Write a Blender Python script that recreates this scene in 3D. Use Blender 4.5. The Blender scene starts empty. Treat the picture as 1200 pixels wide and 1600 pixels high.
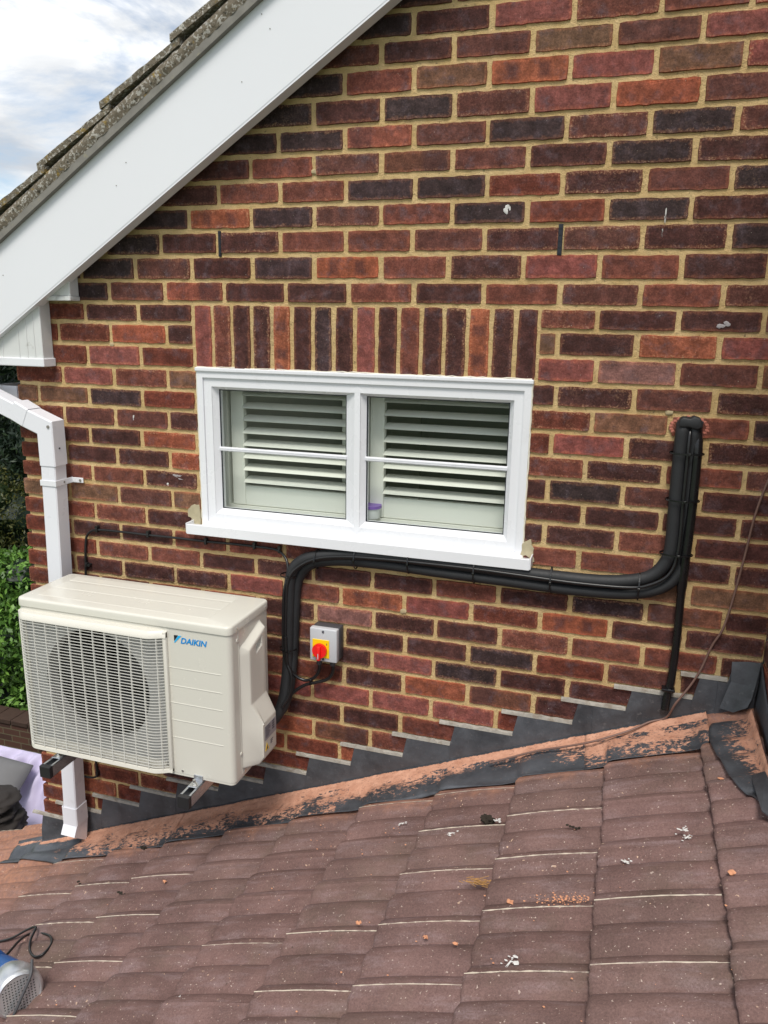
import bpy, bmesh, math, random
from mathutils import Vector, Matrix, Euler, noise
random.seed(7)
S=bpy.context.scene; COL=S.collection
# ------------------------------------------------------------ camera, sky, sun, exposure
CAM=Vector((1.13592,-2.45615,-0.04670)); CROT=Euler((1.328076,-0.0156917,0.3069629),'XYZ'); FPX=1223.489
cd=bpy.data.cameras.new('camera'); co=bpy.data.objects.new('camera',cd); COL.objects.link(co)
co.location=CAM; co.rotation_euler=CROT; cd.sensor_fit='VERTICAL'; cd.sensor_height=24; cd.lens=24*FPX/1600
cd.clip_start=.05; cd.clip_end=500; S.camera=co
S.view_settings.view_transform='Standard'; S.view_settings.look='None'; S.view_settings.gamma=1
S.view_settings.use_curve_mapping=False; S.view_settings.exposure=0.52
SUN_EL,SUN_AZ=math.radians(60),math.radians(10)      # azimuth measured from the camera side (-y) towards +x
w=bpy.data.worlds.new('World'); S.world=w; w.use_nodes=True
nt=w.node_tree; nt.nodes.clear(); N=nt.nodes.new; Lk=nt.links.new
out=N('ShaderNodeOutputWorld'); bg=N('ShaderNodeBackground'); bg.inputs[1].default_value=0.10
sky=N('ShaderNodeTexSky'); sky.sky_type='NISHITA'; sky.sun_disc=False; sky.sun_elevation=SUN_EL
sky.sun_rotation=math.pi-SUN_AZ; sky.air_density=1.0; sky.dust_density=.6; sky.ozone_density=1.5
tc=N('ShaderNodeTexCoord'); mp=N('ShaderNodeMapping'); mp.inputs['Scale'].default_value=(1.3,1.3,3.6); mp.inputs['Location'].default_value=(.37,.12,.2)
n1=N('ShaderNodeTexNoise'); n1.inputs['Scale'].default_value=2.3; n1.inputs['Detail'].default_value=9; n1.inputs['Roughness'].default_value=.62; n1.inputs['Distortion'].default_value=.35
r1=N('ShaderNodeValToRGB'); r1.color_ramp.elements[0].position=.37; r1.color_ramp.elements[1].position=.52
n2=N('ShaderNodeTexNoise'); n2.inputs['Scale'].default_value=4.0; n2.inputs['Detail'].default_value=6; n2.inputs['Distortion'].default_value=.4
r2=N('ShaderNodeValToRGB'); r2.color_ramp.elements[0].position=.35; r2.color_ramp.elements[1].position=.62
r2.color_ramp.elements[0].color=(4.4,4.7,5.1,1); r2.color_ramp.elements[1].color=(8.8,8.8,8.7,1)
mx=N('ShaderNodeMixRGB')
Lk(tc.outputs['Generated'],mp.inputs[0]); Lk(mp.outputs[0],n1.inputs[0]); Lk(mp.outputs[0],n2.inputs[0])
Lk(n1.outputs[0],r1.inputs[0]); Lk(n2.outputs[0],r2.inputs[0]); Lk(r1.outputs[0],mx.inputs[0]); Lk(sky.outputs[0],mx.inputs[1]); Lk(r2.outputs[0],mx.inputs[2])
Lk(mx.outputs[0],bg.inputs[0]); Lk(bg.outputs[0],out.inputs[0])
sl=bpy.data.lights.new('sun','SUN'); sl.energy=2.3; sl.angle=math.radians(20); sl.color=(1,.95,.87)
so=bpy.data.objects.new('sun',sl); COL.objects.link(so)
sdir=Vector((math.sin(SUN_AZ)*math.cos(SUN_EL),-math.cos(SUN_AZ)*math.cos(SUN_EL),math.sin(SUN_EL)))
so.rotation_euler=sdir.to_track_quat('Z','Y').to_euler()

# ------------------------------------------------------------ helpers
RM=CROT.to_matrix()
def pl(u,v,n,d):      # the point where the photograph's pixel (u,v) meets the plane n.x=d
    D=RM@Vector(((u-600)/FPX,-(v-800)/FPX,-1)); n=Vector(n); t=(d-CAM.dot(n))/D.dot(n); return CAM+D*t
def P(u,v,y=0.0): return pl(u,v,(0,1,0),y)
SLOPE=.4176; ROFF=-1.884
def RP(u,v,off=0.0): return pl(u,v,(-SLOPE,0,1),ROFF+off)
def link(o,parent=None):
    COL.objects.link(o)
    if parent is not None: o.parent=parent
    return o
def obj(name,mesh,mat=None,parent=None,smooth=None):
    if isinstance(mesh,bmesh.types.BMesh):
        me=bpy.data.meshes.new(name); mesh.to_mesh(me); mesh.free(); mesh=me
    o=bpy.data.objects.new(name,mesh); link(o,parent)
    if mat is not None and len(mesh.materials)==0:
        for m in (mat if isinstance(mat,(list,tuple)) else [mat]): mesh.materials.append(m)
    if smooth:
        for p in mesh.polygons: p.use_smooth=True
        if smooth<180: mesh.set_sharp_from_angle(angle=math.radians(smooth))
    if parent is not None: o.matrix_parent_inverse=parent_inv(parent)
    return o
def parent_inv(p):
    m=Matrix.LocRotScale(p.location,p.rotation_euler,p.scale)
    if p.parent: m=p.parent.matrix_parent_inverse@m if False else m
    return world_m(p).inverted()
def world_m(p):
    m=Matrix.LocRotScale(p.location,p.rotation_euler,p.scale)
    if p.parent: return world_m(p.parent)@p.matrix_parent_inverse@m
    return m
def thing(name,label,cat,loc=(0,0,0),group=None,kind=None):
    o=bpy.data.objects.new(name,None); o.empty_display_size=.05; COL.objects.link(o); o.location=loc
    o['label']=label; o['category']=cat
    if group:o['group']=group
    if kind:o['kind']=kind
    return o
def tag(o,label,cat,group=None,kind=None):
    o['label']=label
    if cat:o['category']=cat
    if group:o['group']=group
    if kind:o['kind']=kind
    return o
def BM(): return bmesh.new()
def box(bm,a,b,bev=0,seg=2,M=None):
    a=Vector(a);b=Vector(b); r=bmesh.ops.create_cube(bm,size=1)
    vs=r['verts']
    for v in vs: v.co=Vector([(a[i]+b[i])/2+v.co[i]*(b[i]-a[i]) for i in range(3)])
    es=set(e for v in vs for e in v.link_edges)
    if bev: 
        r=bmesh.ops.bevel(bm,geom=list(es),offset=bev,segments=seg,affect='EDGES',profile=.5); vs=list(set(v for f in r['faces'] for v in f.verts)|set(v for v in vs if v.is_valid))
    if M is not None:
        for v in vs:
            if v.is_valid: v.co=M@v.co
    return vs
def prism(bm,pts,d):    # polygon pts (3D list) extruded by vector d
    d=Vector(d); a=[bm.verts.new(p) for p in pts]; b=[bm.verts.new(Vector(p)+d) for p in pts]
    n=len(pts); bm.faces.new(a); bm.faces.new(b[::-1])
    for i in range(n): bm.faces.new((a[i],b[i],b[(i+1)%n],a[(i+1)%n]))
    bmesh.ops.recalc_face_normals(bm,faces=bm.faces)
def crom(pts,n=6):
    pts=[Vector(p) for p in pts]
    if len(pts)<3: return pts
    q=[pts[0]*2-pts[1]]+pts+[pts[-1]*2-pts[-2]]; o=[]
    for i in range(1,len(q)-2):
        for k in range(n):
            t=k/n; a,b,c,d=q[i-1:i+3]
            o.append(.5*((2*b)+(c-a)*t+(2*a-5*b+4*c-d)*t*t+(3*b-a-3*c+d)*t**3))
    o.append(pts[-1]); return o
def tube(bm,pts,r,seg=10,sm=6,flat=1.0,up=Vector((0,-1,0))):
    P_=crom(pts,sm) if sm else [Vector(p) for p in pts]
    rs=r if callable(r) else (lambda t:r)
    rings=[]; 
    for i,p in enumerate(P_):
        t=(P_[min(i+1,len(P_)-1)]-P_[max(i-1,0)]).normalized()
        s=t.cross(up)
        if s.length<.05: s=t.cross(Vector((1,0,0)))
        s.normalize(); u=s.cross(t).normalized(); rr=rs(i/(len(P_)-1))
        rings.append([bm.verts.new(p+s*math.cos(a)*rr+u*math.sin(a)*rr*flat) for a in [2*math.pi*k/seg for k in range(seg)]])
    for a,b in zip(rings,rings[1:]):
        for k in range(seg): bm.faces.new((a[k],a[(k+1)%seg],b[(k+1)%seg],b[k]))
    bm.faces.new(rings[0][::-1]); bm.faces.new(rings[-1])
    bmesh.ops.recalc_face_normals(bm,faces=bm.faces)
def cyl(bm,c,axis,r,h,seg=20,bev=0,r2=None):
    axis=Vector(axis).normalized(); q=axis.to_track_quat('Z','Y').to_matrix().to_4x4()
    res=bmesh.ops.create_cone(bm,cap_ends=True,segments=seg,radius1=r,radius2=r if r2 is None else r2,depth=h,matrix=Matrix.Translation(c)@q)
    return res['verts']
# ------------------------------------------------------------ materials
class MT:
    def __init__(s,name,rough=.6,metal=0,spec=.5):
        s.m=bpy.data.materials.new(name); s.m.use_nodes=True; s.t=s.m.node_tree; s.b=s.t.nodes['Principled BSDF']
        s.b.inputs['Roughness'].default_value=rough; s.b.inputs['Metallic'].default_value=metal; s.b.inputs['Specular IOR Level'].default_value=spec
    def n(s,ty,**k):
        n=s.t.nodes.new(ty)
        for a,v in k.items():
            if a in n.inputs.keys() if False else False: pass
            setattr(n,a,v)
        return n
    def l(s,a,b): s.t.links.new(a,b)
    def noise(s,scale,detail=4,rough=.55,co=None,dist=0):
        n=s.n('ShaderNodeTexNoise'); n.inputs['Scale'].default_value=scale; n.inputs['Detail'].default_value=detail; n.inputs['Roughness'].default_value=rough; n.inputs['Distortion'].default_value=dist
        s.l(co if co is not None else s.pos(),n.inputs['Vector']); return n.outputs[0]
    def pos(s):
        if not hasattr(s,'_p'): s._p=s.n('ShaderNodeNewGeometry').outputs['Position']
        return s._p
    def objco(s):
        if not hasattr(s,'_o'): s._o=s.n('ShaderNodeTexCoord').outputs['Object']
        return s._o
    def scale(s,v,sc):
        m=s.n('ShaderNodeMapping'); m.inputs['Scale'].default_value=sc; s.l(v,m.inputs[0]); return m.outputs[0]
    def ramp(s,f,stops):
        r=s.n('ShaderNodeValToRGB'); e=r.color_ramp.elements
        while len(e)<len(stops): e.new(.5)
        for i,(p_,c) in enumerate(stops):
            e[i].position=p_; e[i].color=(c,c,c,1) if isinstance(c,(int,float)) else (*c,1)
        s.l(f,r.inputs[0]); return r.outputs[0]
    def mix(s,f,a,b,mode='MIX'):
        m=s.n('ShaderNodeMixRGB'); m.blend_type=mode
        for i,v in enumerate((f,a,b)):
            if isinstance(v,(int,float)): m.inputs[i].default_value=v if i==0 else (v,v,v,1)
            elif isinstance(v,tuple): m.inputs[i].default_value=(*v,1)
            else: s.l(v,m.inputs[i])
        return m.outputs[0]
    def math(s,op,a,b=0.0,c=0.0):
        m=s.n('ShaderNodeMath'); m.operation=op
        for i,v in enumerate((a,b,c)):
            if isinstance(v,(int,float)): m.inputs[i].default_value=v
            else: s.l(v,m.inputs[i])
        return m.outputs[0]
    def color(s,c):
        if isinstance(c,tuple): s.b.inputs['Base Color'].default_value=(*c,1)
        else: s.l(c,s.b.inputs['Base Color'])
    def bump(s,h,strength=.3,dist=.002):
        b=s.n('ShaderNodeBump'); b.inputs['Strength'].default_value=strength; b.inputs['Distance'].default_value=dist
        s.l(h,b.inputs['Height']); s.l(b.outputs[0],s.b.inputs['Normal'])
    def rough(s,r): s.l(r,s.b.inputs['Roughness'])
def simple(name,c,rough=.5,metal=0,var=.08,sc=8,bump=0,bsc=200,spec=.5,grime=None):
    m=MT(name,rough,metal,spec); f=m.noise(sc,5)
    col=m.mix(f,tuple(x*(1-var) for x in c),tuple(min(1,x*(1+var)) for x in c))
    if grime:
        g=m.ramp(m.noise(grime[1],6,.65),[(grime[2],0),(grime[2]+.12,1)]); col=m.mix(m.math('MULTIPLY',g,grime[3]),col,grime[0])
    m.color(col)
    if bump: m.bump(m.noise(bsc,3),bump,.001)
    rr=m.math('MULTIPLY_ADD',m.noise(sc*3,4),.2,rough-.1); m.rough(rr)
    return m.m
def brick_mat(name,joined):
    m=MT(name,.85,0,.18)
    if joined:
        a=m.n('ShaderNodeAttribute'); a.attribute_name='bcol'; col=a.outputs['Color']; rnd=a.outputs['Alpha']
    else:
        o=m.n('ShaderNodeObjectInfo'); col=o.outputs['Color']; rnd=o.outputs['Random']
    uv=m.n('ShaderNodeUVMap'); uv.uv_map='UVMap'
    sp=m.n('ShaderNodeSeparateXYZ'); m.l(uv.outputs[0],sp.inputs[0]); u,v=sp.outputs[0],sp.outputs[1]
    # distance to nearest arris in metres, roughened
    du=m.math('MULTIPLY',m.math('SUBTRACT',.5,m.math('ABSOLUTE',m.math('SUBTRACT',u,.5))),.212)
    dv=m.math('MULTIPLY',m.math('SUBTRACT',.5,m.math('ABSOLUTE',m.math('SUBTRACT',v,.5))),.063)
    d=m.math('MINIMUM',du,dv)
    d=m.math('ADD',d,m.math('MULTIPLY_ADD',m.noise(60,5,.7),.030,-.015))
    e=m.ramp(m.math('MULTIPLY',d,40),[(.04,1),(.22,.8),(.46,0)])
    streak=m.noise(1,5,.6,m.scale(m.pos(),(14,14,120)))
    fine=m.noise(190,4,.8)
    mid=m.noise(38,5,.6)
    hue=m.ramp(m.noise(22,7,.75),[(.3,.50),(.5,1.0),(.7,1.85)])
    base=m.mix(1.0,col,hue,'MULTIPLY')
    base=m.mix(m.ramp(streak,[(.4,.0),(.8,.25)]),base,m.mix(1.0,base,(.55,.6,.75),'MULTIPLY'))
    warm=m.mix(.45,m.mix(1.0,base,(2.2,1.8,1.5),'MULTIPLY'),(.17,.062,.034))
    base=m.mix(m.math('MULTIPLY',e,.8),base,warm)
    if not joined:   # firing marks: alpha .5 = two round marks, .25 = one dark end
        al=o.outputs['Alpha']; un=m.math('ADD',u,m.math('MULTIPLY_ADD',m.noise(45,4,.6),.06,-.03))
        vv=m.math('MULTIPLY',m.math('ABSOLUTE',m.math('SUBTRACT',v,.5)),.23)
        d1=m.math('MAXIMUM',m.math('ABSOLUTE',m.math('SUBTRACT',un,.28)),vv); d2=m.math('MAXIMUM',m.math('ABSOLUTE',m.math('SUBTRACT',un,.70)),vv)
        mk=m.ramp(m.math('MINIMUM',d1,d2),[(.045,.62),(.105,0)])
        mk=m.math('MULTIPLY',mk,m.math('MULTIPLY',m.math('GREATER_THAN',al,.4),m.math('LESS_THAN',al,.6)))
        hf=m.math('MULTIPLY',m.ramp(un,[(.38,0),(.50,.6)]),m.math('LESS_THAN',al,.3))
        hf=m.math('MULTIPLY',hf,m.ramp(m.math('ABSOLUTE',m.math('SUBTRACT',un,.78)),[(.15,1),(.22,.1)]))
        base=m.mix(m.math('MAXIMUM',mk,hf),base,(.052,.024,.026))
    # pale sandy creasing at some edges, more on some bricks
    sand=m.math('MULTIPLY',m.ramp(fine,[(.50,0),(.62,1)]),m.ramp(m.math('ADD',m.math('MULTIPLY',e,.45),m.math('MULTIPLY',m.noise(16,4),.65)),[(.36,.05),(.72,.85)]))
    sand=m.math('MULTIPLY',sand,m.ramp(rnd,[(.3,.12),(.95,.75)]))
    base=m.mix(sand,base,(.42,.27,.16))
    # bluish fired bloom
    blo=m.math('MULTIPLY',m.ramp(m.noise(20,6,.65),[(.52,0),(.70,.75)]),m.ramp(fine,[(.3,.3),(.7,1)]))
    base=m.mix(blo,base,(.115,.085,.10))
    base=m.mix(1.0,base,m.ramp(m.noise(2.2,5,.6),[(.3,.84),(.7,1.18)]),'MULTIPLY')
    base=m.mix(1.0,base,m.ramp(fine,[(.3,.7),(.7,1.35)]),'MULTIPLY')
    # tiny lime specks
    sk=m.ramp(m.noise(240,1,.3),[(.80,0),(.83,.6)])
    base=m.mix(sk,base,(.5,.46,.4))
    m.color(base)
    h=m.math('ADD',m.math('MULTIPLY',mid,.9),m.math('MULTIPLY',fine,.5)); h=m.math('ADD',h,m.math('MULTIPLY',streak,.15))
    m.bump(h,.6,.005)
    m.rough(m.ramp(mid,[(.3,.62),(.7,.95)]))
    return m.m
M_brick=brick_mat('brick_face',False); M_brickj=brick_mat('brick_face_joined',True)
def mortar_mat():
    m=MT('mortar',.95,0,.1); f=m.noise(9,6,.65); g=m.noise(320,3,.7)
    c=m.mix(m.ramp(f,[(.3,0),(.7,1)]),(.60,.41,.18),(.80,.60,.32))
    c=m.mix(m.math('MULTIPLY',m.ramp(g,[(.45,0),(.8,1)]),.5),c,(.34,.22,.10))
    c=m.mix(m.ramp(m.noise(3.5,7,.7),[(.58,0),(.72,.55)]),c,(.30,.255,.15))
    c=m.mix(m.ramp(m.noise(110,4,.6),[(.62,0),(.72,.75)]),c,(.20,.14,.08)); c=m.mix(m.ramp(m.noise(5,6,.7),[(.55,0),(.75,.5)]),c,(.40,.30,.17))
    m.color(c); m.bump(m.math('ADD',m.noise(60,6,.75),m.math('MULTIPLY',g,.4)),1.0,.009); return m.m
M_mortar=mortar_mat()
M_pvc=simple('white_upvc',(.74,.75,.78),.28,var=.02,sc=3,grime=((.5,.49,.46),4,.60,.25))
M_pvcb=simple('white_bargeboard',(.74,.75,.785),.33,var=.03,sc=1.5,grime=((.42,.42,.42),60,.72,.5))
M_pipew=simple('white_downpipe_plastic',(.75,.755,.80),.3,var=.03,sc=3,grime=((.45,.44,.42),9,.62,.25))
M_soffit=simple('old_white_soffit',(.62,.63,.62),.45,var=.06,sc=5,grime=((.25,.24,.2),14,.58,.5))
M_bead=simple('cream_sealant',(.70,.66,.55),.6,var=.1,sc=30,bump=.3)
M_ac=simple('ivory_enamel',(.63,.615,.55),.24,var=.015,sc=4)
M_acb=simple('ivory_plastic',(.64,.62,.555),.42,var=.015,sc=4)
M_grille=simple('ivory_grille',(.66,.655,.61),.4,var=.01)
M_dark=simple('black_plastic',(.016,.016,.018),.45)
M_fan=simple('dark_fan_plastic',(.012,.012,.014),.5)
M_coil=simple('dark_coil_fins',(.006,.006,.007),.8)
M_insul=simple('black_pipe_insulation',(.014,.015,.017),.62,var=.3,sc=40,bump=.25,bsc=120)
M_cable=simple('black_cable',(.012,.012,.013),.32,var=.2)
M_gloss=simple('black_glossy_drain',(.008,.008,.009),.25,var=.2)
M_brown=simple('brown_cable',(.17,.095,.075),.5,var=.2)
M_galv=simple('galvanised_steel',(.55,.57,.6),.3,.9,var=.2,sc=60)
M_steel=simple('zinc_bolt',(.6,.6,.58),.3,.9)
M_grey=simple('light_grey_plastic',(.50,.515,.54),.45,var=.02)
M_dgrey=simple('dark_grey_plastic',(.055,.055,.06),.5)
M_yel=simple('yellow_plastic',(.92,.60,.0),.4,var=.02)
M_red=simple('red_plastic',(.80,.012,.012),.35,var=.02)
M_blue=simple('logo_blue',(.0,.24,.62),.4,var=.01)
M_lblue=simple('logo_sky_blue',(.02,.42,.78),.4,var=.01)
M_black=simple('logo_black',(.01,.012,.02),.4,var=.01)
M_label=simple('grey_label',(.30,.29,.31),.45,var=.03)
M_print=simple('dark_print',(.07,.07,.09),.5)
M_shut=simple('cream_shutter',(.80,.80,.74),.4,var=.02)
M_room=simple('room_wall',(.70,.71,.68),.8,var=.08)
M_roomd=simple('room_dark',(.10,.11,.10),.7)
M_door=simple('grey_door',(.5,.5,.46),.5)
M_purple=simple('purple_lid',(.20,.10,.42),.4)
M_tub=simple('milky_tub',(.6,.62,.62),.35)
def glass():
    m=MT('window_glass',.0); m.t.nodes.clear()
    o=m.n('ShaderNodeOutputMaterial'); g=m.n('ShaderNodeBsdfGlossy'); g.inputs['Roughness'].default_value=.01; t=m.n('ShaderNodeBsdfTransparent'); t.inputs[0].default_value=(.93,.96,.94,1)
    f=m.n('ShaderNodeLayerWeight'); f.inputs[0].default_value=.5; mx=m.n('ShaderNodeMixShader')
    k=m.math('MULTIPLY_ADD',m.math('POWER',f.outputs['Facing'],3.5),.75,.055)
    m.l(k,mx.inputs[0]); m.l(t.outputs[0],mx.inputs[1]); m.l(g.outputs[0],mx.inputs[2]); m.l(mx.outputs[0],o.inputs[0]); return m.m
M_glass=glass()
def tile_mat():
    m=MT('concrete_tile',.85,0,.15); o=m.n('ShaderNodeObjectInfo'); rnd=o.outputs['Random']
    base=m.ramp(rnd,[(0,(.190,.118,.110)),(.35,(.218,.136,.128)),(.7,(.200,.130,.120)),(1,(.235,.146,.140))])
    f=m.noise(6,6,.65); base=m.mix(1.0,base,m.ramp(f,[(.3,.72),(.72,1.28)]),'MULTIPLY')
    fine=m.noise(210,5,.85); base=m.mix(1.0,base,m.ramp(fine,[(.35,.74),(.65,1.28)]),'MULTIPLY')
    # purple-grey weathered sheen in patches drawn out along the slope
    w_=m.noise(1,6,.65,m.scale(m.pos(),(7,30,7))); base=m.mix(1.0,base,(.74,.715,.690),'MULTIPLY')
    base=m.mix(m.math('MULTIPLY',m.ramp(w_,[(.50,0),(.72,1)]),m.ramp(fine,[(.4,.15),(.65,.6)])),base,(.30,.23,.24))
    # greenish grey dirt
    base=m.mix(m.ramp(m.noise(3.2,7,.7),[(.52,0),(.72,.45)]),base,(.105,.085,.060))
    # orange brick dust close to the lead
    sp=m.n('ShaderNodeSeparateXYZ'); m.l(m.pos(),sp.inputs[0])
    yy=m.math('ADD',sp.outputs[1],m.math('MULTIPLY_ADD',m.noise(9,6,.7),.22,-.11))
    xx=m.math('ADD',sp.outputs[0],m.math('MULTIPLY_ADD',m.noise(5,6,.7),.5,-.25))
    du=m.math('MAXIMUM',m.ramp(m.math('MULTIPLY_ADD',yy,2.0,1.0),[(.52,0),(.66,.62)]),m.math('MULTIPLY',m.ramp(m.math('MULTIPLY_ADD',xx,-1,-.6),[(.10,0),(.55,.7)]),m.ramp(m.math('MULTIPLY_ADD',yy,1.0,1.0),[(.45,0),(.75,1)])))
    base=m.mix(m.math('MULTIPLY',du,m.ramp(m.noise(60,5,.7),[(.35,.35),(.65,1)])),base,(.46,.22,.13))
    # speckles: pale grit, orange crumbs
    base=m.mix(m.ramp(m.noise(150,2,.4),[(.70,0),(.74,.75)]),base,(.52,.42,.36))
    base=m.mix(m.math('MULTIPLY',m.ramp(m.noise(75,2,.4),[(.725,0),(.75,1)]),m.ramp(m.noise(4,3),[(.45,0),(.6,1)])),base,(.6,.42,.3))
    base=m.mix(m.ramp(m.noise(55,3,.6),[(.73,0),(.77,.8)]),base,(.055,.04,.03))
    m.color(base); m.bump(m.math('ADD',fine,m.math('MULTIPLY',m.noise(90,4,.7),.9)),.45,.003); m.rough(m.ramp(w_,[(.4,.85),(.7,.55)])); return m.m
M_tile=tile_mat()
M_lime=simple('limescale_line',(.54,.47,.38),.9,var=.3,sc=60,grime=((.22,.16,.14),35,.52,.8))
def lead_mat(name,salmon):
    m=MT(name,.42,.2,.5)
    f=m.noise(5,7,.7); c=m.mix(m.ramp(f,[(.3,0),(.75,1)]),(.040,.043,.049),(.115,.124,.142))
    scr=m.noise(1,5,.75,m.scale(m.pos(),(60,14,110))); c=m.mix(m.ramp(scr,[(.62,0),(.74,.30)]),c,(.17,.18,.20))
    c=m.mix(m.ramp(m.noise(45,5,.7),[(.60,0),(.72,.40)]),c,(.22,.22,.23)); c=m.mix(m.ramp(m.noise(7,6,.75),[(.5,0),(.75,.5)]),c,(.16,.17,.19))
    if salmon:
        at=m.n('ShaderNodeAttribute'); at.attribute_name='cover'
        a=m.noise(62,7,.80,m.scale(m.pos(),(.8,1.7,1)),.6); b=m.noise(9,4,.6)
        k=m.math('ADD',m.math('ADD',at.outputs['Fac'],m.math('MULTIPLY_ADD',a,2.4,-1.2)),m.math('MULTIPLY_ADD',b,1.5,-.75))
        k=m.ramp(k,[(.48,0),(.53,1)])
        s_=m.mix(m.ramp(m.noise(24,6,.7),[(.3,0),(.7,1)]),(.40,.185,.115),(.62,.34,.235)); s_=m.mix(m.ramp(m.noise(120,3,.6),[(.58,0),(.64,.5)]),s_,(.22,.11,.08)); c=m.mix(k,c,s_)
        m.l(m.math('MULTIPLY_ADD',k,-.35,.35),m.b.inputs['Metallic']); m.l(m.math('MULTIPLY_ADD',k,.5,.42),m.b.inputs['Roughness'])
        m.bump(m.math('ADD',k,m.math('MULTIPLY',m.noise(25,5),.8)),.45,.003)
    else:
        m.rough(m.ramp(m.noise(10,5),[(.3,.32),(.7,.6)])); m.bump(m.noise(14,5,.6),.35,.008)
    m.color(c); return m.m
M_lead=lead_mat('lead_sheet',False); M_leads=lead_mat('lead_with_red_mortar_residue',True)
M_point=simple('grey_pointing',(.33,.31,.275),.9,var=.35,sc=70,bump=.8,bsc=90,grime=((.20,.16,.12),30,.5,.6))
def lichen_mat():
    m=MT('lichened_tile_edge',.95,0,.2); c=m.mix(m.noise(40,5,.7),(.14,.115,.085),(.26,.225,.17))
    c=m.mix(m.ramp(m.noise(85,4,.7),[(.53,0),(.58,.9)]),c,(.56,.54,.49))
    c=m.mix(m.ramp(m.noise(26,5,.7),[(.58,0),(.65,.8)]),c,(.34,.23,.05))
    c=m.mix(m.ramp(m.noise(50,4,.7),[(.60,0),(.66,.9)]),c,(.05,.045,.035))
    m.color(c); m.bump(m.noise(70,6,.75),1,.012); return m.m
M_lichen=lichen_mat()
M_under=simple('grey_undercloak',(.20,.19,.17),.9,var=.35,sc=25,bump=.5,grime=((.33,.30,.18),30,.6,.6))
M_moss=simple('dark_moss',(.022,.016,.010),.95,var=.5,sc=120,bump=1,bsc=300)
M_straw=simple('dry_straw',(.36,.19,.06),.9,var=.4,sc=200)
M_chip=simple('orange_brick_chip',(.58,.27,.15),.9,var=.2,sc=80,bump=.5)
M_drop=simple('white_bird_dropping',(.60,.59,.57),.8,var=.1)
M_grass=simple('lawn',(.05,.09,.025),.9,var=.4,sc=6)
def leaf_mat(name,a,b,c3):
    m=MT(name,.5,0,.4); g=m.n('ShaderNodeNewGeometry').outputs['Random Per Island']
    m.color(m.ramp(g,[(0,a),(.5,b),(1,c3)])); 
    m.b.inputs['Subsurface Weight'].default_value=0; return m.m
M_leaf=leaf_mat('laurel_leaf',(.035,.085,.012),(.085,.19,.03),(.16,.30,.05))
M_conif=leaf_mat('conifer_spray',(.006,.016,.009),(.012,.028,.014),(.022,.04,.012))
M_olive=leaf_mat('olive_shrub_leaf',(.02,.035,.008),(.05,.06,.012),(.09,.085,.018))
M_bark=simple('bark',(.07,.05,.035),.9,var=.3,bump=.6)

# ------------------------------------------------------------ setting: ground
bm=BM(); bmesh.ops.create_grid(bm,x_segments=2,y_segments=2,size=150,matrix=Matrix.Translation((0,60,-5.0)))
g=obj('ground',bm,M_grass); g['kind']='structure'

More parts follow.
